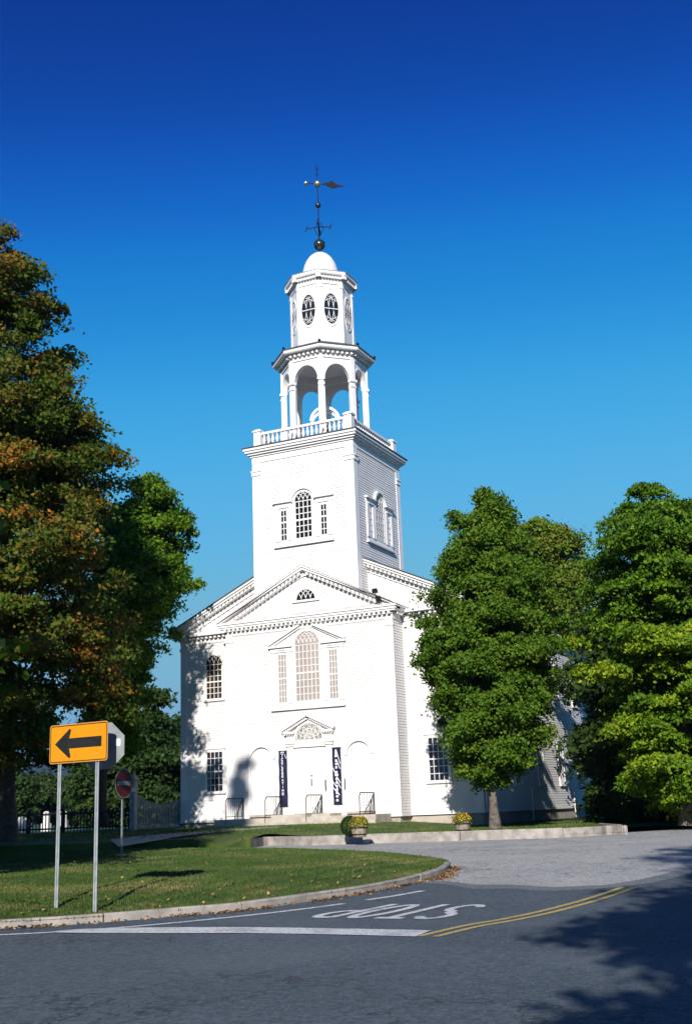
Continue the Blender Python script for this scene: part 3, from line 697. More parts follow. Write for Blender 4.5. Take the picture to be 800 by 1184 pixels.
# windows --------------------------------------------------------------
def tracery(mb, F, cs, cz, r, cols, wd, n0, n1, rx=None):
    rx = rx or r
    for i in range(1, cols):
        s0 = -1+2*i/cols
        for sg in (-1, 1):
            pts = []
            for k in range(15):
                a = R(90)*k/14; x = s0+sg*(1-math.cos(a)); y = math.sin(a)
                if x*x+y*y > 1.0: break
                pts.append((cs+x*rx, cz+y*r))
            for p, q in zip(pts, pts[1:]): mb.bar(F, p, q, wd, n0, n1)
def window(F, cs, z0, z1, hw, cols, rows, arch=False, glass=DARKGLASS, cas=.14, bar=.035, meet=None, sill=True, parent=church, n=.09, label=None):
    c = C()
    ztop = z1
    c.rect(F, cs-hw-cas, cs-hw, z0, z1, 0, n); c.rect(F, cs+hw, cs+hw+cas, z0, z1, 0, n)
    if arch: c.ring(F, cs, z1, hw, hw+cas, 0, n)
    else: c.rect(F, cs-hw-cas, cs+hw+cas, z1, z1+cas, 0, n); c.rect(F, cs-hw-cas-.05, cs+hw+cas+.05, z1+cas, z1+cas+.07, 0, n+.07)
    if sill: c.rect(F, cs-hw-cas-.05, cs+hw+cas+.05, z0-.13, z0, 0, n+.06)
    o = c.build('window', TRIM, parent)
    if label: o['label'] = label
    g_ = C()
    if arch: poly = [(cs-hw, z0), (cs+hw, z0)]+[(cs+hw*math.cos(R(180)*i/20), z1+hw*math.sin(R(180)*i/20)) for i in range(21)]
    else: poly = [(cs-hw, z0), (cs+hw, z0), (cs+hw, z1), (cs-hw, z1)]
    g_.ex(F, poly, .0, .046); g_.build('pane', glass, o)
    b = C()
    for i in range(1, cols): x = cs-hw+2*hw*i/cols; b.rect(F, x-bar/2, x+bar/2, z0, z1, .045, .070)
    meet = rows//2 if meet is None else meet
    for j in range(0, rows+1):
        z = z0+(z1-z0)*j/rows; t = bar*(2.2 if j == meet else 1)
        if j == 0: b.rect(F, cs-hw, cs+hw, z, z+bar, .046, .074)
        elif j == rows and not arch: b.rect(F, cs-hw, cs+hw, z-bar, z, .046, .074)
        else: b.rect(F, cs-hw, cs+hw, z-t/2, z+t/2, .047, .074)
    b.rect(F, cs-hw, cs-hw+bar, z0, z1, .044, .072); b.rect(F, cs+hw-bar, cs+hw, z0, z1, .044, .072)
    if arch: tracery(b, F, cs, z1, hw, cols, bar*.9, .043, .069)
    b.build('glazing_bars', TRIM, o)
    return o
# front, left and right bays
for s_ in (-1, 1):
    window(FRm, s_*7.32, 2.02, 4.42, .58, 4, 6, glass=DARKGLASS)
    window(FRm, s_*7.32, 7.62, 9.76, .58, 4, 6, arch=True, glass=BROWNGLASS)
for y in (3.2, 8.0, 12.85, 17.7, 22.6, 26.6):
    window(SR, y, 1.8, 4.3, .56, 4, 6, glass=DARKGLASS); window(SR, y, 7.3, 9.5, .56, 4, 6, arch=True)
    window(SL, Lb-y, 1.8, 4.3, .56, 4, 6); window(SL, Lb-y, 7.3, 9.5, .56, 4, 6, arch=True)
# Palladian window over the door
o = window(FR, .02, 6.87, 10.16, .80, 6, 8, arch=True, glass=BLIND, meet=4, sill=False, cas=.16, bar=.04)
for s_ in (-1, 1): window(FR, .03+s_*1.68, 6.86, 9.72, .29, 3, 8, glass=BLIND, sill=False, cas=.12, meet=4, bar=.035)
mb = C(); mb.rect(FR, -2.42, 2.42, 6.42, 6.56, 0, .20); mb.rect(FR, -2.3, 2.3, 6.56, 6.87, 0, .05)
for x in (-2.18, -1.14, 1.14+.02, 2.2): mb.rect(FR, x-.16, x+.16, 6.8, 9.85, .0, .10); mb.rect(FR, x-.19, x+.19, 9.85, 9.97, 0, .14)
for s_ in (-1, 1):
    a, b = (-2.45, -.95) if s_ < 0 else (.98, 2.47)
    mb.rect(FR, a, b, 9.98, 10.12, 0, .10); mb.rect(FR, a-(.1 if s_ < 0 else 0), b+(.1 if s_ > 0 else 0), 10.12, 10.24, 0, .24)
    P_, Q_ = (s_*2.56, 10.30), (s_*.45, 11.32)
    mb.bar(FR, P_, Q_, .12, 0, .27); mb.bar(FR, (P_[0]*.97, P_[1]-.12), (Q_[0], Q_[1]-.12), .10, 0, .14)
mb.build('palladian_surround', TRIM, church)
# tympanum lunette
mb = C(); mb.ring(FR, .04, 12.84, .62, .78, 0, .10); mb.rect(FR, -.86, .94, 12.72, 12.84, 0, .14); lu = mb.build('lunette', TRIM, church)
mb = C(); mb.ex(FR, [(.04+.62*math.cos(R(180)*i/20), 12.84+.62*math.sin(R(180)*i/20)) for i in range(21)], 0, .047); mb.build('pane', DARKGLASS, lu)
mb = C(); tracery(mb, FR, .04, 12.84, .62, 4, .04, .04, .07); mb.build('glazing_bars', TRIM, lu)

# main door
door = C(); door.rect(FR, -.94, .96, .55, 4.22, .0, .04)
for x in (-.02,): door.rect(FR, x-.012, x+.012, .56, 4.2, .04, .05)
for xa, xb in ((-.84, -.12), (.1, .86)):
    for za, zb_ in ((.8, 1.5), (1.68, 2.9), (3.05, 4.05)):
        door.rect(FR, xa, xb, za, zb_, .04, .06); door.rect(FR, xa+.09, xb-.09, za+.09, zb_-.09, .06, .075)
dr = door.build('door', TRIM, church)
mb = C(); mb.rect(FR, .07, .11, 2.05, 2.45, .07, .12); mb.ball(FR(.09, 2.62, .09), .045, 8); mb.build('handle', IRON, dr)
mb = C()
for s_ in (-1, 1):
    x = .02+s_*1.26
    mb.rect(FR, x-.24, x+.24, .45, .8, 0, .17); mb.rect(FR, x-.20, x+.20, .8, 4.32, 0, .12); mb.rect(FR, x-.26, x+.26, 4.32, 4.46, 0, .2); 
    mb.rect(FR, x-.30, x+.30, 4.46, 4.55, 0, .27)
    mb.rect(FR, x-.22, x+.22, 4.55, 5.02, 0, .12); mb.rect(FR, x-.34, x+.34, 5.02, 5.16, 0, .32)
mb.rect(FR, -1.02, 1.06, 4.24, 4.42, 0, .16); mb.rect(FR, -.98, 1.02, 4.42, 4.66, 0, .10)
mb.ring(FR, .02, 4.68, .88, 1.04, 0, .13)
for s_ in (-1, 1):
    mb.bar(FR, (.02+s_*1.70, 5.22), (.0, 6.05), .12, 0, .40); mb.bar(FR, (.02+s_*1.55, 5.12), (.0, 5.90), .10, 0, .16)
    for i in range(13):
        x = .02+s_*(.1+1.5*(i+.3)/13); z = 6.0-abs(x-.02)*.49; mb.rect(FR, x-.035, x+.035, z-.17, z-.04, .1, .30)
    for i in range(4): x = .02+s_*(1.04+.16*i); mb.rect(FR, x-.035, x+.035, 4.94, 5.03, .1, .26)
mb.build('door_surround', TRIM, church)
mb = C(); mb.ex(FR, [(.02+.88*math.cos(R(180)*i/24), 4.68+.88*math.sin(R(180)*i/24)) for i in range(25)], 0, .046)
fan = mb.build('fanlight', noise_mat('fanlight_glass', (.20,.19,.17), (.30,.28,.25), 2, .2, 3, spec=.5), church)
mb = C()
for r_ in (.3, .6): mb.ring(FR, .02, 4.68, r_-.018, r_+.018, .04, .075)
for k in range(6):
    a = R(180)*k/6; 
    mb.ring(FR, .02+.58*math.cos(a+R(15)), 4.70+.58*math.sin(a+R(15)), .24, .275, .04, .072, 0, 2*math.pi, n=14)
for k in range(1, 6):
    a = R(180)*k/6; mb.bar(FR, (.02+.0*math.cos(a), 4.70), (.02+.30*math.cos(a), 4.68+.30*math.sin(a)), .03, .04, .07)
mb.build('glazing_bars', TRIM, fan)
mb = C(); mb.rect(FR, -.98, 1.0, .44, .56, 0, .2); mb.build('door_sill', STONEF, church)
# arched side doors
for s_ in (-1, 1):
    x = s_*3.15
    mb = C(); mb.ex(FR, [(x-.74, .56), (x+.74, .56)]+[(x+.74*math.cos(R(180)*i/20), 3.65+.74*math.sin(R(180)*i/20)) for i in range(21)], 0, .038)
    for za, zb_ in ((.85, 1.9), (2.1, 3.3)):
        for xa in (-.62, .08): mb.rect(FR, x+xa, x+xa+.54, za, zb_, .038, .055)
    d2 = mb.build('side_door', TRIM, church)
    mb = C(); mb.ring(FR, x, 3.65, .74, .90, 0, .20); mb.rect(FR, x-.90, x-.74, .5, 3.65, 0, .13); mb.rect(FR, x+.74, x+.90, .5, 3.65, 0, .13)
    mb.build('frame', TRIM, d2)
    mb = C(); mb.rect(FR, x-.85, x+.85, .44, .56, 0, .22); mb.build('sill', STONEF, d2)
for x in (-1.86+.02, 1.0, 2.22): 
    mb = C(); mb.tube([FR(x, 1.75, .10), FR(x, 1.8, .16), FR(x, 2.3, .16), FR(x, 2.35, .10)], .028, 6); mb.build('grab_bar', IRON, church)

# floodlights on the pediment return
for (x, z) in ((4.75, 12.45), (4.95, 11.98)):
    mb = C(); p = Vector(FR(x, z, .45)); mb.tube([p+Vector((0, 0, -.02)), p+Vector((0, 0, .2))], .03, 6)
    mb.add([p+Vector(q) for q in ((-.16,-.1,.16),(.16,-.1,.16),(.12,.12,.2),(-.12,.12,.2),(-.16,-.14,.42),(.16,-.14,.42),(.1,.1,.38),(-.1,.1,.38))], [(0,1,2,3),(4,5,6,7),(0,1,5,4),(1,2,6,5),(2,3,7,6),(3,0,4,7)])
    mb.build('floodlight', IRON, church)

# tower ----------------------------------------------------------------
mb = C(); mb.box(-T_, T_, TY, TY+2*T_, 11.5, 22.6); mb.build('tower', PAINT, church)
mb = C()
for F in (TF, TR, TL, TB): clap(mb, F, -T_, T_, 12.0, 21.9)
mb.build('tower_siding', CLAP, church)
for F in (TF, TR, TL, TB):
    for s_ in (-1, 1):
        mb = C()
        lo, hi = (T_-.50, T_+.06) if s_ > 0 else (-T_-.06, -T_+.50)
        if F in (TR, TL): lo, hi = max(lo, -T_+.002), min(hi, T_-.002)
        mb.rect(F, lo, hi, 12.0, 21.95, 0, .06)
        mb.rect(F, lo-.03, hi+.03, 21.05, 21.30, 0, .12); mb.rect(F, lo-.06, hi+.06, 21.30, 21.38, 0, .17)
        mb.build('tower_pilaster', TRIM, church)
mb = C(); Rt = (-T_, T_, TY, TY+2*T_)
band(mb, Rt, 21.9, 22.28, .07); band(mb, Rt, 22.28, 22.40, .15); band(mb, Rt, 22.40, 22.52, .28); band(mb, Rt, 22.66, 22.82, .48); band(mb, Rt, 22.52, 22.66, .40)
mb.build('tower_cornice', TRIM, church)
mb = C(); band(mb, Rt, 22.82, 22.88, .54); mb.build('tower_roof_deck', ROOF, church)
# balustrade
BH = 3.18
bc = (0, CY)
mb = C()
for sx in (-1, 1):
    for sy in (-1, 1):
        x, y = bc[0]+sx*BH, bc[1]+sy*BH
        mb.box(x-.24, x+.24, y-.24, y+.24, 22.88, 23.98); mb.box(x-.30, x+.30, y-.30, y+.30, 23.98, 24.08); mb.box(x-.2, x+.2, y-.2, y+.2, 24.08, 24.16)
        mb.box(x-.29, x+.29, y-.29, y+.29, 22.88, 23.05)
for q in range(4):
    F = Frame(0, CY, 90*q)
    mb.rect(F, -BH+.25, BH-.25, 23.78, 23.93, BH-.12, BH+.12); mb.rect(F, -BH+.25, BH-.25, 22.95, 23.08, BH-.11, BH+.11)
bal = mb.build('balustrade', TRIM, church)
prof = [(.05,23.06),(.085,23.10),(.085,23.16),(.05,23.2),(.10,23.34),(.105,23.42),(.06,23.6),(.045,23.68),(.08,23.72),(.08,23.80)]
proto = None
for q in range(4):
    F = Frame(0, CY, 90*q)
    for i in range(19):
        s_ = -BH+.25+(2*BH-.5)*(i+.5)/19; x, y, _ = F(s_, 0, BH)
        if proto is None:
            b = C(); b.lathe([(r_, z) for r_, z in prof], (0, 0), 8); proto = b.build('baluster', TRIM, bal, True); o = proto
        else: o = proto.copy(); COL.objects.link(o); o.parent = bal
        o.location = (x*K, y*K, 0)
# tower windows: all four faces
for F in (TF, TR, TL, TB):
    window(F, .03, 16.62, 18.95, .58, 4, 6, arch=True, sill=False, cas=.15, meet=3, bar=.05)
    for s_ in (-1, 1): window(F, .03+s_*1.37, 16.62, 18.56, .22, 2, 5, sill=False, cas=.12, meet=3, bar=.045)
    mb = C(); mb.rect(F, -2.0, 2.04, 16.22, 16.34, 0, .20); mb.rect(F, -1.92, 1.96, 16.34, 16.62, 0, .05)
    for s_ in (-1, 1):
        a, b = (-2.06, -.74) if s_ < 0 else (.80, 2.1)
        mb.rect(F, a, b, 19.0, 19.10, 0, .24); mb.rect(F, a+.08, b-.04, 18.76, 19.0, 0, .08)
    for x in (-1.80, -.94, 1.0, 1.84): mb.rect(F, x-.12, x+.12, 16.6, 18.78, 0, .11)
    mb.ring(F, .03, 18.97, .73, .86, 0, .20)
    mb.build('tower_window_surround', TRIM, church)

# belfry ----------------------------------------------------------------
def octf(az, ap): a = R(az); return Frame(0+math.sin(a)*ap, CY-math.cos(a)*ap, az)
def octring(mb, prof):             # prof: (R vertex radius, z) closed profile swept round the octagon
    m = len(prof); P = []
    for k in range(8):
        a = R(22.5+45*k)
        for r_, z in prof: P.append((math.sin(a)*r_, CY-math.cos(a)*r_, z))
    fs = [(k*m+j, k*m+(j+1) % m, ((k+1) % 8)*m+(j+1) % m, ((k+1) % 8)*m+j) for k in range(8) for j in range(m)]
    mb.add(P, fs)
c8 = math.cos(R(22.5))
mb = C(); octring(mb, [(2.2, 22.88), (3.05, 22.88), (3.05, 23.2), (2.2, 23.2)]); 
mb.lathe([(2.3, 22.9), (2.3, 23.25)], (0, CY), 8, R(22.5)); mb.build('belfry_floor', TRIM, church)
Rw = 2.78; ap = Rw*c8; half = Rw*math.sin(R(22.5)); oh = .83
mb = C()
for k in range(8):
    F = octf(45*k, ap)
    # pier halves
    for s_ in (-1, 1):
        a, b = (oh, half-.004) if s_ > 0 else (-half+.004, -oh)
        mb.rect(F, a, b, 23.1, 27.05, -.24, 0)
    # spandrel with arch cut
    n = 16; arcp = [(oh*math.cos(R(180)*i/n), 27.05+oh*1.30*math.sin(R(180)*i/n)) for i in range(n+1)]
    for i in range(n):
        (xa, za), (xb, zb_) = arcp[i], arcp[i+1]
        mb.ex(F, [(xa, za), (xa, 28.62), (xb, 28.62), (xb, zb_)], -.30, 0)
    for s_ in (-1, 1):
        a, b = (oh, half-.004) if s_ > 0 else (-half+.004, -oh); mb.rect(F, a, b, 27.05, 28.62, -.30, 0)
    mb.ring(F, 0, 27.05, oh, oh+.09, -.02, .03, sz=1.3)
mb.build('belfry_arcade', TRIM, church)
mb = C()
for k in range(8):
    a = R(22.5+45*k); x, y = math.sin(a)*Rw, CY-math.cos(a)*Rw
    F = Frame(x, y, 22.5+45*k)
    mb.rect(F, -.15, .15, 23.1, 28.55, -.2, .06); mb.rect(F, -.24, .24, 26.95, 27.12, -.2, .13); mb.rect(F, -.22, .22, 23.1, 23.5, -.2, .11); mb.rect(F, -.2, .2, 26.6, 26.68, -.2, .1)
mb.build('belfry_column', TRIM, church)
mb = C()
octring(mb, [(2.3, 28.50), (2.86, 28.50), (2.86, 28.62), (2.80, 28.62), (2.80, 28.86), (3.02, 28.86), (3.02, 28.98), (3.30, 28.98), (3.36, 29.04), (3.36, 29.20), (3.42, 29.24), (2.3, 29.26)])
for k in range(8):
    F = octf(45*k, 2.80*c8); h8 = 2.9*math.sin(R(22.5)); dentils(mb, F, -h8, h8, 28.76, 28.98, 0, .26, .30, .14)
mb.build('belfry_cornice', TRIM, church)
mb = C(); octring(mb, [(3.44, 29.25), (2.2, 29.85), (1.9, 29.85), (1.9, 29.24), (3.44, 29.22)]); mb.build('belfry_roof', ROOF, church)
mb = C(); mb.lathe([(2.3, 28.95), (2.3, 29.0)], (0, CY), 8, R(22.5)); mb.build('belfry_ceiling', TRIM, church)
for k in range(8):
    a = R(22.5+45*k); mb = C(); x, y = math.sin(a)*3.36, CY-math.cos(a)*3.36
    mb.ball((x, y, 29.38), .10, 8); mb.tube([(x, y, 29.2), (x, y, 29.4)], .03, 5); mb.build('finial', IRON, church)
# arched bell frame on the belfry floor
mb = C(); Fb = Frame(0, CY, 25)
mb.ring(Fb, 0, 24.85, .82, .98, -.08, .08); mb.rect(Fb, -.98, -.82, 23.2, 24.85, -.08, .08); mb.rect(Fb, .82, .98, 23.2, 24.85, -.08, .08)
mb.ring(Fb, 0, 24.85, .82, .98, .82, .98); 
Fb2 = Frame(0, CY, 115); mb.ring(Fb2, 0, 24.85, 1.25, 1.40, -.08, .08)
bf = mb.build('bell_frame', TRIM, church)
mb = C(); mb.lathe([(.62, 23.75), (.60, 23.85), (.45, 24.1), (.36, 24.5), (.26, 24.7), (.05, 24.78)], (0, CY), 20); mb.build('bell', DARKMETAL, church, True)

# lantern
Rl = 2.06; al = Rl*c8; hl = Rl*math.sin(R(22.5))
mb = C(); mb.lathe([(Rl, 29.4), (Rl, 34.35)], (0, CY), 8, R(22.5)); mb.build('lantern', PAINT, church)
mb = C()
for k in range(8):
    F = octf(45*k, al)
    for s_ in (-1, 1):
        a, b = (hl-.17, hl+.02) if s_ > 0 else (-hl-.02, -hl+.17)
        mb.rect(F, a, b, 29.8, 34.0, 0, .05); mb.rect(F, a-.02, b+.02, 33.72, 33.86, 0, .09)
mb.build('lantern_pilaster', TRIM, church)
mb = C()
octring(mb, [(1.5, 33.98), (2.12, 33.98), (2.12, 34.28), (2.24, 34.34), (2.24, 34.45), (2.40, 34.52), (2.46, 34.60), (2.46, 34.74), (2.52, 34.78), (1.2, 35.0)])
for k in range(8):
    F = octf(45*k, 2.12*c8); h8 = 2.2*math.sin(R(22.5)); dentils(mb, F, -h8, h8, 34.30, 34.44, 0, .22, .2, .1)
    F2 = Frame(math.sin(R(22.5+45*k))*2.12, CY-math.cos(R(22.5+45*k))*2.12, 22.5+45*k); mb.rect(F2, -.16, .16, 34.30, 34.80, -.3, .27)
mb.build('lantern_cornice', TRIM, church)
for k in range(8):
    F = octf(45*k, al); mb = C(); mb.ring(F, 0, 32.22, .49, .56, 0, .05, 0, 2*math.pi, sz=2.2, n=32); ow = mb.build('oval_window', TRIM, church)
    mb = C(); mb.ex(F, [(.49*math.cos(2*math.pi*i/32), 32.22+1.08*math.sin(2*math.pi*i/32)) for i in range(32)], 0, .02); mb.build('pane', DARKGLASS, ow)
    mb = C(); mb.rect(F, -.46, .46, 32.20, 32.25, .018, .045)
    for c0 in (.66, 1.33):
        for sg in (-1, 1):
            for vf in (-1, 1):
                pts = []
                for i in range(21):
                    a = math.pi*i/20; x = sg*c0-sg*math.cos(a-math.pi/2)*1.0; y = math.sin(a-math.pi/2)
                    if x*x+y*y < 1: pts.append((x*.49, 32.22+y*1.08))
                for p, q in zip(pts, pts[1:]): mb.bar(F, p, q, .026, .018, .042)
                break
    for sg in (-1, 1):
        mb.bar(F, (-.38*sg, 32.22+.55), (.22*sg, 32.22+.88), .035, .018, .042); mb.bar(F, (-.38*sg, 32.22-.55), (.22*sg, 32.22-.88), .035, .018, .042)
    mb.build('glazing_bars', TRIM, ow)
# dome
mb = C(); n = 14
mb.lathe([(1.30, 34.85), (1.26, 35.3)] + [(1.22*math.cos(R(90)*i/n)+.001, 35.3+1.86*math.sin(R(90)*i/n)) for i in range(n+1)], (0, CY), 32)
mb.build('dome', PAINT, church, True)
# weather vane
vane = C(); vane.tube([(0, CY, 37.0), (0, CY, 44.0)], [.055, .02], 8); mast = vane.build('weather_vane', IRON, church)
mb = C(); mb.ball((0, CY, 37.78), .40, 24); mb.build('ball', DARKMETAL, mast, True)
mb = C(); mb.ball((0, CY, 40.78), .20, 16); mb.build('ball', DARKMETAL, mast, True)
dr_ = Vector((HR.x, HR.y, 0)); 
def vp(t, z, side=0): return (dr_.x*t-HF.x*side*-1*0+HF.x*side, CY+dr_.y*t+HF.y*side, z)
mb = C(); mb.ball((0, CY, 42.42), .25, 16); mb.build('gilded_ball', SILVER, mast, True)
mb = C(); mb.ball(vp(-.78, 42.50), .17, 14); mb.build('gilded_ball', SILVER, mast, True)
mb = C(); mb.tube([vp(-.95, 42.52), vp(1.62, 42.22)], .03, 6)
pa = [(.30, 42.46), (.50, 42.44), (1.02, 42.62), (1.38, 42.30), (1.85, 42.16), (1.30, 42.08), (1.00, 42.02), (.52, 42.32)]
m = len(pa); mb.add([vp(a, z, -.02) for a, z in pa]+[vp(a, z, .02) for a, z in pa], [tuple(range(m)), tuple(range(m, 2*m))[::-1]]+[(i, (i+1) % m, m+(i+1) % m, m+i) for i in range(m)])
mb.build('arrow', IRON, mast)
mb = C(); mb.tube([vp(-.10, 43.75), vp(0, 43.3), vp(.12, 43.75)], .025, 5); mb.tube([vp(-.06, 43.2), vp(0, 43.05), vp(.06, 43.2)], .03, 5)
for az in (20, 110):
    a = R(az); dx, dy = math.cos(a), math.sin(a)
    mb.tube([(-dx*.85, CY-dy*.85, 39.05), (0, CY, 39.15), (dx*.85, CY+dy*.85, 39.05)], .035, 6)
    for s_ in (-1, 1):
        x, y = s_*dx*.82, CY+s_*dy*.82; mb.tube([(x-.1*dx, y-.1*dy, 38.85), (x+.05*dx, y+.05*dy, 39.3)], .03, 5); mb.tube([(s_*dx*.1, CY+s_*dy*.1, 38.5), (s_*dx*.3, CY+s_*dy*.3, 38.95), (s_*dx*.1, CY+s_*dy*.1, 39.5)], .025, 5)
mb.build('compass_arms', IRON, mast)
# downpipe at the right corner
mb = C(); mb.tube([(W_+.12, Pv-.02+.25, .3), (W_+.12, Pv+.23, 11.4)], .06, 8); mb.build('downpipe', TRIM, church)
# clutter under the eaves of the flank
mb = C()
for y in (10.2, 20.1): mb.tube([(W_+.12, y, -.4), (W_+.12, y, 1.6)], .05, 6)
mb.build('vent_pipe', TRIM, church)

# stone steps
mb = MB(); 
mb.box(-4.25, 4.05, -1.75, -.02, -.9, .30); mb.box(-1.5, 1.55, -1.2, -.02, .30, .42)
mb.box(-4.7, 4.35, -2.45, -1.75, -.9, .08)
mb.box(-4.3, 3.9, -2.95, -2.45, -.9, -.10)
st = mb.build('stone_steps', noise_mat('step_granite', (.46,.41,.35), (.34,.30,.25), 2.2, .85, 8, .4, 20), None)
tag(st, 'long pale granite steps running in front of the three church doors', 'steps')
# iron handrails
def hrail(x, label):
    r_ = empty('handrail', (x, -1.0, .30), label, 'handrail', 'iron handrails on the church steps')
    mb = MB(); mb.tube([(0, .85, .95), (0, -.6, .95), (0, -.72, .80), (0, -.74, -.25)], .022, 8); mb.tube([(0, .85, 0), (0, .85, .95)], .02, 8); mb.tube([(0, .85, .12), (0, -.72, .12)], .014, 6); mb.build('rail', IRON, r_)
    mb = MB()
    for i in range(9): y = -.58+1.36*i/8; mb.tube([(0, y, .12), (0, y, .95)], .009, 5)
    mb.build('balusters', IRON, r_)
    mb = MB(); mb.tube([(0, .85, .95), (.02, .5, .6), (.03, .3, .2), (.03, .28, 0)], .02, 6); mb.build('brace', IRON, r_)
    return r_
for x, l_ in ((-3.62, 'black iron handrail left of the left arched door'), (-1.5, 'black iron handrail beside the left navy banner'), (.62, 'black iron handrail at the right of the middle door'), (3.28, 'black iron handrail at the right end of the steps')):
    hrail(x, l_)
# banners
def banner(x, label, stripes):
    x0 = x*K; b_ = empty('banner', (x0, -.09, 2.05), label, 'banner', 'navy banners beside the church door')
    mb = MB(); n = 24; P = []
    z0, z1 = .80-2.05, 3.36-2.05; hw = .215
    for i in range(n+1):
        z = z0+(z1-z0)*i/n
        for s_, t in ((-1, 0), (-.33, 1), (.33, 2), (1, 3)): P.append((s_*hw, -.03+.018*math.sin(i*.9+t*1.3), z))
    m = 4; fr = [(i*m+j, i*m+j+1, (i+1)*m+j+1, (i+1)*m+j) for i in range(n) for j in range(3)]
    nP = len(P); P += [(a, b+.01, c) for a, b, c in P]; fr += [tuple(nP+q for q in f)[::-1] for f in fr]
    mb.add(P, fr); mb.build('cloth', NAVY, b_)
    mb = MB(); mb.tube([(-hw-.03, -.01, z1), (hw+.03, -.01, z1)], .015, 6); mb.tube([(-hw-.03, -.01, z0), (hw+.03, -.01, z0)], .015, 6); mb.build('rod', IRON, b_)
    F = lambda s_, z, n_=0: (s_*.72, -.065-n_, z)
    mb = MB()
    if not stripes:
        glyph = {'C': [((.9,.9),(.1,.9)),((.1,.9),(.1,.1)),((.1,.1),(.9,.1))], 'E': [((.9,.95),(.1,.95)),((.1,.95),(.1,.05)),((.1,.05),(.9,.05)),((.1,.5),(.75,.5))],
                 'L': [((.1,.95),(.1,.05)),((.1,.05),(.9,.05))], 'B': [((.1,.95),(.1,.05)),((.1,.95),(.8,.9)),((.8,.9),(.7,.5)),((.1,.5),(.85,.5)),((.85,.5),(.85,.08)),((.1,.05),(.85,.08))],
                 'R': [((.1,.95),(.1,.05)),((.1,.95),(.85,.9)),((.85,.9),(.85,.5)),((.1,.5),(.85,.5)),((.4,.5),(.9,.05))], 'A': [((.05,.05),(.5,.95)),((.5,.95),(.95,.05)),((.25,.38),(.75,.38))],
                 'T': [((.05,.92),(.95,.92)),((.5,.92),(.5,.05))], 'I': [((.5,.95),(.5,.05))], 'N': [((.1,.05),(.1,.95)),((.1,.95),(.9,.05)),((.9,.05),(.9,.95))],
                 'G': [((.9,.9),(.1,.9)),((.1,.9),(.1,.1)),((.1,.1),(.9,.1)),((.9,.1),(.9,.5)),((.9,.5),(.5,.5))]}
        for i, ch in enumerate('CELEBRATING'):
            zz = z1-.46-i*.158
            for p, q in glyph[ch]: mb.bar(F, (-.07+p[0]*.14, zz+p[1]*.115), (-.07+q[0]*.14, zz+q[1]*.115), .034, 0, .004)
        for p, q in (((-.12, z1-.06), (0, z1-.2)), ((.14, z1-.05), (0, z1-.2)), ((0, z1-.2), (0, z1-.33)), ((.18, z1-.16), (.28, z1-.36)), ((-.1, z1-.06), (.14, z1-.05))): mb.bar(F, p, q, .035, 0, .003)
    else:
        for i, (zc, s_) in enumerate(((.10,.07),(.22,.08),(.34,.09),(.55,.075),(.70,.075),(.86,.08),(1.08,.09),(1.20,.13),(1.38,.085),(1.54,.085),(1.70,.07),(1.86,.08),(2.0,.09),(2.16,.085),(2.34,.085))):
            z = z1-zc-.04; mb.ex(F, [(-s_, z-.05), (s_*.9, z-.055), (s_, z+.02), (s_*.4, z+.055), (-s_*.8, z+.05)], 0, .004)
        for p, q in (((.05, z1-.15), (.29, z1-.75)), ((.06, z1-.6), (.27, z1-.98)), ((-.24, z1-.92), (-.02, z1-1.25)), ((.0, z1-1.3), (.28, z1-1.62)), ((.02, z1-1.5), (.27, z1-1.85)), ((-.28, z1-1.8), (.18, z1-2.15)), ((-.26, z1-1.55), (.05, z1-1.85))):
            mb.bar(F, p, q, .045, .0045, .007)
    mb.build('print', CLOTHWHITE, b_)
    return b_
banner(-1.73, 'navy banner with a column of white letters left of the church door', False)
banner(1.74, 'navy banner with white letters and diagonal streaks right of the church door', True)

# ------------------------------------------------------------------ signs
sp = at(86.5, 1036, 19.5)
sa = math.atan2(HR.y, HR.x)-R(30)                    # plate turned so that its right end is nearer
dirp = Vector((math.cos(sa), math.sin(sa), 0)); nrm = Vector((dirp.y, -dirp.x, 0))
zb0 = zisl(sp.x, sp.y)
sign = empty('arrow_sign', (sp.x, sp.y, zb0), 'amber rectangular sign with a black arrow pointing left, on two steel posts in the grass', 'road sign', rz=sa)
plc = at(91.6, 858.8, 19.5); pz = plc.z-zb0; dxs = (Vector((plc.x, plc.y, 0))-Vector((sp.x, sp.y, 0))).dot(dirp)
FS = lambda s_, z, n_=0: (dxs+s_, -n_, pz+z)
def rrect(hw, hh, r_, n=5):
    P = []
    for cx_, cz_, a0 in ((hw-r_, hh-r_, 0), (-hw+r_, hh-r_, 90), (-hw+r_, -hh+r_, 180), (hw-r_, -hh+r_, 270)):
        for i in range(n+1): a = R(a0+90*i/n); P.append((cx_+r_*math.cos(a), cz_+r_*math.sin(a)))
    return P
SW, SH = .655, .325
mb = MB(); mb.ex(FS, rrect(SW, SH, .05), .0, .006); mb.build('plate', ALUPLATE, sign)
mb = MB(); mb.ex(FS, rrect(SW-.004, SH-.004, .048), .006, .008); mb.build('face', YELLOW, sign)
mb = MB(); o1 = rrect(SW-.018, SH-.018, .04); o2 = rrect(SW-.033, SH-.033, .03); m = len(o1)
mb.add([FS(a, b, .0095) for a, b in o1]+[FS(a, b, .0095) for a, b in o2], [(i, (i+1) % m, m+(i+1) % m, m+i) for i in range(m)]); mb.build('border', BLACK, sign)
mb = MB(); mb.ex(FS, [(-.53, -.0), (-.20, .245), (-.165, .225), (-.205, .085), (.52, .085), (.52, -.085), (-.205, -.085), (-.165, -.225), (-.20, -.245)], .0085, .011); mb.build('arrow', BLACK, sign)
pa_, pb_ = at(62.5, 1037, 19.5), at(110.8, 1035, 19.2)
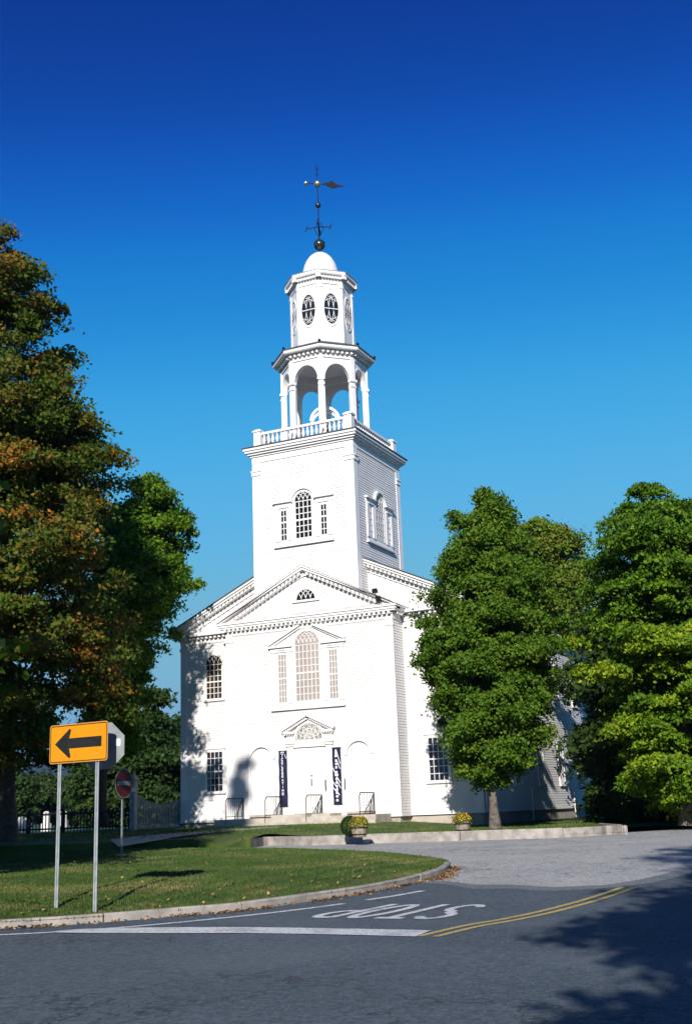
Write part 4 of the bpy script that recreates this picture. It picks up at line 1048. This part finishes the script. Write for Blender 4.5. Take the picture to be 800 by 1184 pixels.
for pq in (-.43, .415):
    mb = MB(); x = dxs+pq; y0 = .012
    wx, wy = (Vector((sp.x, sp.y, 0))+dirp*x).xy; zz = zisl(wx, wy)-zb0-.1
    for xa, xb, ya, yb in ((-.038, -.016, y0, y0+.005), (.016, .038, y0, y0+.005), (-.016, .016, y0+.030, y0+.035), (-.018, -.014, y0+.001, y0+.033), (.014, .018, y0+.001, y0+.033)): mb.box(x+xa, x+xb, ya, yb, zz, pz+SH-.03)
    for dz in (-.2, .2): mb.tube([(x, -.016, pz+dz), (x, .05, pz+dz)], .012, 6)
    mb.build('post', ALU, sign)
# octagonal sign, seen from behind, on the back of the right post
oc = at(114.8, 861.5, 19.35)
oa = math.atan2(HR.y, HR.x)-R(10)
octs = empty('octagonal_sign', (oc.x+HF.x*.28, oc.y+HF.y*.28, oc.z), 'bare grey back of an octagonal sign behind the right end of the arrow sign', 'road sign', rz=oa)
FO = lambda s_, z, n_=0: (s_, -n_, z)
def octp(r_): return [(r_/c8*math.cos(R(22.5+45*i)), r_/c8*math.sin(R(22.5+45*i))) for i in range(8)]
mb = MB(); mb.ex(FO, octp(.388), -.004, 0); mb.build('plate', ALUPLATE, octs)
mb = MB(); mb.ex(FO, octp(.385), -.007, -.004); mb.build('white_border', WHITES, octs)
mb = MB(); mb.ex(FO, octp(.365), -.009, -.007); mb.build('red_face', RED, octs)
mb = MB(); mb.ex(FO, rrect(.045, .06, .015), 0, .002); 
st_ = mb.build('sticker', WHITES, octs); st_.location = (.275, 0, .05)
mb = MB(); mb.tube([(-.02, .0, -.35), (-.02, -.0, .3)], .012, 6); mb.build('bracket', ALU, octs)

# round no-entry sign; face, bar and post colours darkened for tree shade
ne = at(141.5, 985, 31); zn = zisl(ne.x, ne.y)
nes = empty('no_entry_sign', (ne.x, ne.y, ne.z), 'round red no-entry sign on a thin post, its red and white bar darkened for tree shade', 'road sign', rz=math.atan2(HR.y, HR.x)+R(65))
hz_ = at(146, 905.5, 31).z-ne.z; 
mb = MB(); FNE = lambda s_, z, n_=0: (s_, -n_, hz_+z)
circ = lambda r_: [(r_*math.cos(2*math.pi*i/36), r_*math.sin(2*math.pi*i/36)) for i in range(36)]
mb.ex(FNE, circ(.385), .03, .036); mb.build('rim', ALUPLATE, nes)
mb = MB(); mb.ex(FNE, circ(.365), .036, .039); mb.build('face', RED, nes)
mb = MB(); mb.ex(FNE, rrect(.29, .055, .01), .039, .042); mb.build('bar', ALUPLATE, nes)  # plate grey stands in for a white bar in shade
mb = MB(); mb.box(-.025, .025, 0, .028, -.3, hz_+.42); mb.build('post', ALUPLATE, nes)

# ------------------------------------------------------------------ fence and gate left of the church
def picket_run(p0, p1, h, gap=.14, z=zl2, dip=0, pw=.045, name='picket_fence', label='', parent=None):
    p0, p1 = Vector(p0), Vector(p1); L = (p1-p0).length; d = (p1-p0)/L
    fnc = empty(name, (p0.x, p0.y, z(p0.x, p0.y)), label, 'fence' if name == 'picket_fence' else 'gate', rz=math.atan2(d.y, d.x))
    mb = MB(); n = int(L/gap); hh = lambda t: h-dip*math.sin(math.pi*t)**.8
    for i in range(n):
        x = L*(i+.5)/n; q = p0+d*x; zz = z(q.x, q.y)-z(p0.x, p0.y); t = x/L; H = hh(t)
        mb.add([(x-pw/2,-.012,zz+.04),(x+pw/2,-.012,zz+.04),(x+pw/2,.012,zz+.04),(x-pw/2,.012,zz+.04),(x-pw/2,-.012,zz+H-.06),(x+pw/2,-.012,zz+H-.06),(x+pw/2,.012,zz+H-.06),(x-pw/2,.012,zz+H-.06),(x,0,zz+H)],
               [(0,1,5,4),(1,2,6,5),(2,3,7,6),(3,0,4,7),(4,5,8),(5,6,8),(6,7,8),(7,4,8),(0,3,2,1)])
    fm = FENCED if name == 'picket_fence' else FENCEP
    mb.build('pickets', fm, fnc)
    mb = MB()
    N_ = 16
    for i in range(N_):
        a, b = i/N_, (i+1)/N_; za = z(*(p0+d*L*a))-z(*p0); zb_ = z(*(p0+d*L*b))-z(*p0)
        for lo, hi, curved in ((.18, .26, 0), (-.20, -.10, 1)):
            l0, l1 = (hh(a)+lo, hh(b)+lo) if curved else (lo, lo); k0, k1 = (hh(a)+hi, hh(b)+hi) if curved else (hi, hi)
            mb.add([(a*L,.013,za+l0),(b*L,.013,zb_+l1),(b*L,.05,zb_+l1),(a*L,.05,za+l0),(a*L,.013,za+k0),(b*L,.013,zb_+k1),(b*L,.05,zb_+k1),(a*L,.05,za+k0)], [(0,3,2,1),(4,5,6,7),(0,1,5,4),(1,2,6,5),(2,3,7,6),(3,0,4,7)])
    mb.build('rail', fm, fnc)
    return fnc, L, d, p0
gp = at(157, 954, 56); g1 = Vector((gp.x, gp.y)); g2 = Vector((-W_*K-.15, Pv*K+.6))
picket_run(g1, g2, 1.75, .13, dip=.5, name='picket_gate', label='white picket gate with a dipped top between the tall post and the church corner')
po = empty('gate_post', (g1.x-.12, g1.y, zl2(*g1)), 'tall square white post between the picket fence and the dipped gate', 'gate post')
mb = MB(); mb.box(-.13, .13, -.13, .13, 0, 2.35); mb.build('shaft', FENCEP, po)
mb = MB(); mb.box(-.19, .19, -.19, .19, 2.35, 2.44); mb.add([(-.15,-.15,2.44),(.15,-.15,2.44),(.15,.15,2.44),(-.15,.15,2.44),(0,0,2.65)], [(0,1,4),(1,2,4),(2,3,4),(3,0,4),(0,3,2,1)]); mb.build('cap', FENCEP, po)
f2 = Vector((at(-120, 960, 58).x, at(-120, 960, 58).y))
fn, L, d, p0 = picket_run(Vector(f2), g1-Vector((.3, 0)), 1.05, .16, label='long low picket fence darkened as if in deep tree shade left of the church')
for i in range(8):
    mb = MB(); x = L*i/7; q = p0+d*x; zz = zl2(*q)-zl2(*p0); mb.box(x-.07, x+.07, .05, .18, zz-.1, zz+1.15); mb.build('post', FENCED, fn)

# gravestones beyond the fence, in the sun
for px_, py_, D_, wd, ht, l_ in ((24.5, 968, 66, .20, 1.15, 'tall narrow sunlit marble gravestone, left one of the close pair beyond the fence'), (31, 966, 66.5, .22, .95, 'narrow sunlit marble gravestone, right one of the close pair beyond the fence'),
                         (54, 953, 74, .22, .75, 'small sunlit gravestone beyond the fence, left of the left sign post'), (73.5, 949, 76, .24, .55, 'small sunlit gravestone beyond the fence, just right of the left sign post')):
    p = at(px_, py_, D_); gr = empty('gravestone', (p.x, p.y, p.z), l_, 'gravestone', 'gravestones beyond the picket fence')
    mb = MB(); Fg = lambda s_, z, n_=0: (s_, n_, z); mb.ex(Fg, [(-wd, .05), (wd, .05), (wd, ht*.85)]+[(wd*math.cos(R(180)*i/10), ht*.85+wd*.7*math.sin(R(180)*i/10)) for i in range(1, 10)]+[(-wd, ht*.85)], -.06, .06); mb.build('slab', GRAVE, gr)
    mb = MB(); mb.box(-wd-.08, wd+.08, -.14, .14, -.5, .05); mb.build('plinth', GRAVE, gr)

# ------------------------------------------------------------------ barrel planters
def planter(px_, py_, D_, label, seed, bush=False):
    p = at(px_, py_, D_); z = zl2(p.x, p.y); r_ = empty('barrel_planter', (p.x, p.y, z), label, 'planter', 'half barrel planters on the church lawn'); r_.scale = (.86, .86, .86)
    rs = np.random.default_rng(seed)
    mb = MB(); mb.lathe([(.25, -.03), (.29, .1), (.32, .3), (.33, .44), (.30, .44), (.29, .38), (.01, .38)], (0, 0), 20); mb.build('barrel', BARREL, r_)
    mb = MB()
    for z_, rr in ((.08, .29), (.33, .327)): mb.lathe([(rr+.004, z_-.02), (rr+.012, z_-.02), (rr+.014, z_+.02), (rr+.004, z_+.02)], (0, 0), 20)
    mb.build('hoop', IRON, r_)
    n = 1500; th = rs.uniform(0, 2*math.pi, n); v = rs.random(n); rad = .34*np.sqrt(1-(v*.9)**2)*(1+.12*rs.normal(size=n)); 
    P = np.stack([rad*np.cos(th), rad*np.sin(th), .38+v*.36+.03*rs.normal(size=n)], 1); N_ = P-np.array([0, 0, .3])+rs.normal(size=(n, 3))*.2
    T = np.clip(rs.random(n)*.45+(rs.random(n) < (.15+.5*v))*rs.uniform(.3, .55, n), 0, 1)
    leaves_obj('flowers', P, N_, rs.uniform(.04, .07, n), T, FLOWER, r_)
    return p
p1 = planter(415.5, 963, 40.4, 'weathered half barrel with yellow flowers near the kerb in front of the doors', 3)
planter(535, 957.5, 42.5, 'half barrel with orange and yellow flowers beside the round-crowned maple', 4)
p = at(404.5, 962.5, 41.3); sh = empty('shaded_flower_clump', (p.x, p.y, zl2(p.x, p.y)), 'small round dark green clump for the shaded side of the flowers, just left of the yellow flower barrel', 'shaded_flower_clump')  # dark clump stands in for the shaded part of the barrel flowers
n = 2600; q = rng.normal(size=(n, 3)); q /= np.linalg.norm(q, axis=1, keepdims=True); qq = q*np.array([.33, .33, .36])*(rng.random((n, 1))**.2)+np.array([0, 0, .34])
leaves_obj('foliage', qq, q+rng.normal(size=(n, 3))*.4, rng.uniform(.04, .07, n), rng.random(n)*.6, LDARK, sh)
mb = MB(); mb.tube([(0, 0, -.05), (0, 0, .4)], .03, 6); mb.build('stem', BARKD, sh)

# ------------------------------------------------------------------ trees
# big turning maple, left
tree('maple_tree', 2, 972, 45, [(256, -60, 0), (280, -90, 36), (325, -120, 72), (400, -150, 84), (470, -170, 118), (520, -185, 124), (590, -190, 148), (650, -195, 160), (720, -195, 172), (780, -190, 178), (830, -185, 158), (868, -160, 120), (884, -220, 60)],
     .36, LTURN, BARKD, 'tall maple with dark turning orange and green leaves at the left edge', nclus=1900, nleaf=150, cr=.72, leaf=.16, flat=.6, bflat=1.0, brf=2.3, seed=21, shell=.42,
     tintfn=lambda x, y, t, rho, c: .42+c*.9+.28*noise.noise(Vector((x*.25, y*.25, t*6))), gaps=.30, group='maples on the church green')
# green maple behind it
tree('maple_tree', 120, 955, 57, [(556, 150, 180), (575, 130, 208), (610, 110, 224), (650, 100, 228), (690, 90, 222), (720, 85, 196), (760, 80, 182), (810, 80, 178), (850, 85, 165), (872, 100, 150)],
     .3, LBRIGHT, BARKD, 'sunlit green maple showing behind the big turning maple, left of the church', nclus=900, nleaf=150, cr=.65, leaf=.16, flat=.65, bflat=1.0, seed=5,
     tintfn=lambda x, y, t, rho, c: .35+c, group='maples on the church green')
# round-crowned maple in front of the flank
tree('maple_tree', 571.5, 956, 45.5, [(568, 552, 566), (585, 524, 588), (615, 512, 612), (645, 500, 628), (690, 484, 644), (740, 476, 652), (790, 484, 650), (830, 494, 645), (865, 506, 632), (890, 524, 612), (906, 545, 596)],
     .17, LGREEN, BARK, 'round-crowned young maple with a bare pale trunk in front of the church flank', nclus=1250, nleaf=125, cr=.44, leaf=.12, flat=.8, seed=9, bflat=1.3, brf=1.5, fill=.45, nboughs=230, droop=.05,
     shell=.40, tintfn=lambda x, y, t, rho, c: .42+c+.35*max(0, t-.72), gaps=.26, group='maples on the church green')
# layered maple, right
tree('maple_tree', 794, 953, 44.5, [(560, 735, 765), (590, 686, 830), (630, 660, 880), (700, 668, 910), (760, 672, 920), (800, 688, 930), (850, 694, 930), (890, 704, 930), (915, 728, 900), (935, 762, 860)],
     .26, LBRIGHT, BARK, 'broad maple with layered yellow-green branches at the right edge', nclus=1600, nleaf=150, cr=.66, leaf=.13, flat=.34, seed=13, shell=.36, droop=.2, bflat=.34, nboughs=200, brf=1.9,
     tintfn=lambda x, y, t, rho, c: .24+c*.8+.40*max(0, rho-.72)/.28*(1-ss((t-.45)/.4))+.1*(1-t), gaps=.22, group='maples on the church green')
# dull tree between the two and woods to the right
tree('background_tree', 640, 945, 92, [(606, 600, 655), (640, 585, 684), (700, 590, 690), (760, 600, 676), (800, 610, 670)], .25, LGREEN, BARKD, 'duller tree whose top shows between the two right-hand maples', nclus=620, nleaf=120, cr=1.1, leaf=.24, seed=31, flat=.7,
     tintfn=lambda x, y, t, rho, c: .75+c, group='trees behind the church')
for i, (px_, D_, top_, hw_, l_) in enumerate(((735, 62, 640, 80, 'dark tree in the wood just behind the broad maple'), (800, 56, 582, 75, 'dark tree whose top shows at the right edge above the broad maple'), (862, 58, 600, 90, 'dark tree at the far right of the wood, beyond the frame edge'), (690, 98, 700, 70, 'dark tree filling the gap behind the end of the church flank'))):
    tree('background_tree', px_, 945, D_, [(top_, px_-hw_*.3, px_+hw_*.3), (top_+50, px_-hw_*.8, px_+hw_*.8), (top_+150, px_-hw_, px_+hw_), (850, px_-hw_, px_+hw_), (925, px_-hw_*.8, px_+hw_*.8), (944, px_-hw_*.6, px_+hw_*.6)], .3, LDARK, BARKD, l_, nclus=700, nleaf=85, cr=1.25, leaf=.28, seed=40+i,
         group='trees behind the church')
# undergrowth closing the wood
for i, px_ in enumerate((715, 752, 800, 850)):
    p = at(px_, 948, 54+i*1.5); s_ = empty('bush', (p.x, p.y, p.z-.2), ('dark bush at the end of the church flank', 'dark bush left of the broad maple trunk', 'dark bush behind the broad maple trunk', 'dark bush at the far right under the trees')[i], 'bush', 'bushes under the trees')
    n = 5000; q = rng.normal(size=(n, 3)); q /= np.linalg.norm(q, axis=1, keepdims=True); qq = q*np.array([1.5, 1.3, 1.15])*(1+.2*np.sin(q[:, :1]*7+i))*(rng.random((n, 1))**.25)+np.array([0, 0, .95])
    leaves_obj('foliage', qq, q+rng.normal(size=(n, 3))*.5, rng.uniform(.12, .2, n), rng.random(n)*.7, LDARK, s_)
    mb = MB()
    for k in range(5): a = k*1.26; mb.tube([(0, 0, -.3), (.4*math.cos(a), .4*math.sin(a), .8)], .03, 5)
    mb.build('stem', BARKD, s_)
# trees of the burying ground, left
bgl = [(176, 95, 795, 42, LDARK, 'dark green tree close to the left corner of the church'), (118, 92, 850, 34, LDARK, 'green tree seen behind the octagonal sign'), (152, 120, 820, 40, LDARK, 'more distant green tree behind the one by the church corner'),
       (95, 130, 892, 34, LDARK, 'low tree between the two sign posts'), (48, 128, 893, 34, LDARK, 'low pointed tree left of the sign posts'), (8, 120, 880, 40, LDARK, 'low dark tree behind the big trunk at the left edge'), (205, 110, 830, 34, LDARK, 'dark tree partly hidden by the church corner'), (72, 150, 900, 34, LGREEN, 'small far tree seen over the fence behind the left sign post')]
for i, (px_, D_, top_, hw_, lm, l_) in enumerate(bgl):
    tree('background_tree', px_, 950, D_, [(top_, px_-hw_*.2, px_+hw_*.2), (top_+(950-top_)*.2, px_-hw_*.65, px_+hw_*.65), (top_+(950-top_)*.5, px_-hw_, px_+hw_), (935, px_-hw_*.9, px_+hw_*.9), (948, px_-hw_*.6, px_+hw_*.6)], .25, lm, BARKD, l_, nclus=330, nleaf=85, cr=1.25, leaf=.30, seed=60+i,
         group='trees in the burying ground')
# trees outside the frame: three shadow casters, two added to block sky light
for (d_, l_, zb_, prof_, n_, sd_, lb) in (
    (9, -11.8, -.9, [(12, 3.6, 2.2), (14, 4.6, 2.8), (17, 4.6, 2.8), (20, 3.2, 2.2), (23.5, 1.5, 1.5), (26, .5, .6)], 420, 77, 'tall high-crowned maple on the near verge beyond the left edge of the frame'),
    (21.5, -12.6, -.8, [(4.5, 4.0, 5.3), (6, 5.4, 5.9), (8, 5.6, 5.2), (10, 6.0, 4.2), (13, 4.8, 3.2), (15.6, 2.0, 1.6)], 1100, 79, 'broad maple just beyond the left edge of the frame that shades the cross street'),
    (34, -27, -.6, [(4, 4, 4), (8, 6.5, 6.5), (14, 6, 6), (19, 2.5, 2.5)], 800, 80, 'unseen maple added further along the left verge to block sky light'),
    (4, -27, -1, [(4, 4, 4), (8, 6.5, 6.5), (14, 6, 6), (19, 2.5, 2.5)], 800, 81, 'unseen maple added across the road, left of the viewer, to block sky light'),
    (-9, 5.8, -1, [(4.5, 6.0, 5), (6.5, 7.2, 6.5), (9.8, 6.6, 7), (13.3, 4.8, 6), (16.8, 3.4, 4.5), (20, 1.6, 1.5)], 1500, 78, 'spreading maple behind the viewer that shades the lower right of the road')):
    x, y = world(d_, l_)
    last = tree('shade_tree', x, y, 0, prof_, .4, LGREEN, BARKD, lb, metres=True, zb=zb_, nclus=n_, nleaf=75, cr=.45 if sd_ == 77 else 1.0, leaf=.2 if sd_ == 77 else .26, seed=sd_)
    if sd_ == 80: base_tree = last
for i, (d_, l_) in enumerate(((-34, -30), (-40, -19), (-36, -7), (-42, 4), (-34, 15), (-24, 26), (6, 30), (22, 36), (-12, -34))):  # unseen copies added to block sky light and deepen the shade
    c_ = copy_tree(base_tree); x, y = world(d_, l_); c_.location = (x, y, -1.2); c_.rotation_euler.z = i*1.3; c_['group'] = 'unseen maples added round the junction to dim sky light'
    c_['label'] = 'unseen maple added to dim sky light, ' + ('far behind the viewer on the left', 'behind the viewer, left of centre', 'straight behind the viewer', 'behind the viewer, right of centre', 'behind the viewer on the right', 'far right behind the viewer',
        'to the right of the viewer across the junction', 'to the right beyond the side street', 'to the left behind the viewer by the near road')[i]

# ------------------------------------------------------------------ hills
mb = MB(); P = []
n = 120
for i in range(n+1):
    l = -2600+5200*i/n
    for k, (d, f) in enumerate(((1900, 0), (2300, .7), (2600, 1), (3400, .4))):
        hgt = (150+40*math.sin(l/500+1)+26*noise.noise(Vector((l/220, k*.3, 0))))*f; hx, hy = world(d, l); P.append((hx, hy, hgt-6))
mb.add(P, [(i*4+k, (i+1)*4+k, (i+1)*4+k+1, i*4+k+1) for i in range(n) for k in range(3)])
tag(mb.build('hills', noise_mat('wooded_hill', (.018,.032,.016), (.03,.048,.02), .01, .9), None, True), kind='structure')

mb = MB(); hc = world(400, 0); mb.box(hc[0]-6600, hc[0]+6600, hc[1]-6600, hc[1]+6600, -12, 260)
hm = bpy.data.materials.new('pale_air'); hm.use_nodes = True; hn = hm.node_tree; hn.nodes.clear()
hv = hn.nodes.new('ShaderNodeVolumePrincipled'); hv.inputs['Color'].default_value = (.22, .45, 1, 1); hv.inputs['Density'].default_value = .00010; hv.inputs['Anisotropy'].default_value = .2
ho = hn.nodes.new('ShaderNodeOutputMaterial'); hn.links.new(hv.outputs[0], ho.inputs['Volume'])
if HAZE: tag(mb.build('haze', hm), 'thin blue air between the viewer and the distant hill', 'haze', kind='stuff')

# ------------------------------------------------------------------ grass blades and fallen leaves
def blades(name, poly, H, count, size, weight, seed):
    rs = np.random.default_rng(seed); xs = [p[0] for p in poly]; ys = [p[1] for p in poly]; P = []
    x0, x1, y0, y1 = min(xs), max(xs), min(ys), max(ys); t = 0
    while len(P) < count and t < count*30:
        t += 1; x, y = rs.uniform(x0, x1), rs.uniform(y0, y1)
        d = dep(x, y); l = lat(x, y)
        if d < 5 or abs(l) > d*.36+1 or rs.random() > weight(d) or not inside((x, y), poly): continue
        P.append((x, y, H(x, y), d))
    P = np.array(P); n = len(P); a = rs.uniform(0, 2*math.pi, n); h = size*rs.uniform(.6, 1.4, n); wdt = h*.16+P[:, 3]*.00022
    dx, dy = np.cos(a)*wdt, np.sin(a)*wdt; lean = rs.normal(size=(n, 2))*h[:, None]*.35
    V = np.zeros((n, 3, 3)); V[:, 0] = np.stack([P[:, 0]-dx, P[:, 1]-dy, P[:, 2]-.01], 1); V[:, 1] = np.stack([P[:, 0]+dx, P[:, 1]+dy, P[:, 2]-.01], 1)
    V[:, 2] = np.stack([P[:, 0]+lean[:, 0], P[:, 1]+lean[:, 1], P[:, 2]+h], 1)
    me = bpy.data.meshes.new(name); me.vertices.add(3*n); me.vertices.foreach_set('co', V.ravel().astype(np.float32)); me.loops.add(3*n); me.loops.foreach_set('vertex_index', np.arange(3*n, dtype=np.int32))
    me.polygons.add(n); me.polygons.foreach_set('loop_start', np.arange(0, 3*n, 3, dtype=np.int32))
    me.update(); me.validate(); me.materials.append(BLADE); o = bpy.data.objects.new(name, me); COL.objects.link(o); tag(o, 'short mown green grass with straw patches', 'grass', kind='stuff'); return o
islf = [tuple(p) for p in isl[::2]]
_zc = {}
def zislq(x, y):
    k = (round(x*2), round(y*2))
    if k not in _zc: _zc[k] = .20*ss(edist(k[0]/2, k[1]/2)/3.0)
    return zroad(x, y)+.10+_zc[k]-.01
blades('grass', islf, zislq, 130000, .038, lambda d: min(1, (20/d)**2), 1)
blades('lawn_grass', [tuple(p) for p in lk]+[world(60, 14), world(60, -30), world(46, -30), world(45.4, -8)], lambda x, y: zl2(x, y), 45000, .045, lambda d: 1 if d < 52 else .4, 2)

def litter(name, pts, H, label, seed, size=(.035, .075)):
    rs = np.random.default_rng(seed); n = len(pts); P = np.array([(x, y, H(x, y)+.012+.03*rs.random()) for x, y in pts])
    N_ = rs.normal(size=(n, 3))*.35+np.array([0, 0, 1]); o = leaves_obj(name, P, N_, rs.uniform(*size, n), rs.random(n), LITTER); tag(o, label, 'leaves', kind='stuff'); return o
rs = np.random.default_rng(4); pts = []
kl = [Vector(p) for p in near]
for _ in range(1000):
    i = rs.integers(10, len(kl)-1); t = rs.random(); p = kl[i].lerp(kl[i+1 if i+1 < len(kl) else i], t); d = (kl[min(i+1, len(kl)-1)]-kl[i]).normalized() if i+1 < len(kl) else Vector((1, 0))
    if noise.noise(Vector((p.x*.5, p.y*.5, 9))) < -.05 and rs.random() < .8: continue
    nr = Vector((d.y, -d.x)); q = p+nr*abs(rs.normal(0, .13)); pts.append((q.x, q.y))
for _ in range(700):
    c = G(508+rs.normal(0, 9), 1011.5+rs.normal(0, 3.5)); pts.append((c.x, c.y))
litter('gutter_leaves', pts, lambda x, y: zroad(x, y), 'dry orange and tan leaves lying in the gutter along the kerb', 1)
pts = []
while len(pts) < 330:
    u, v = rs.uniform(0, 520), rs.uniform(990, 1062)
    q = hit(u, v, zislq)
    if inside(tuple(q), islf) and edist(*q) > .12 and (edist(*q) < 1.5 or rs.random() < .5): pts.append(tuple(q))
litter('scattered_leaves', pts, lambda x, y: zislq(x, y)+.04, 'single tan fallen leaves scattered over the grass verge', 2)
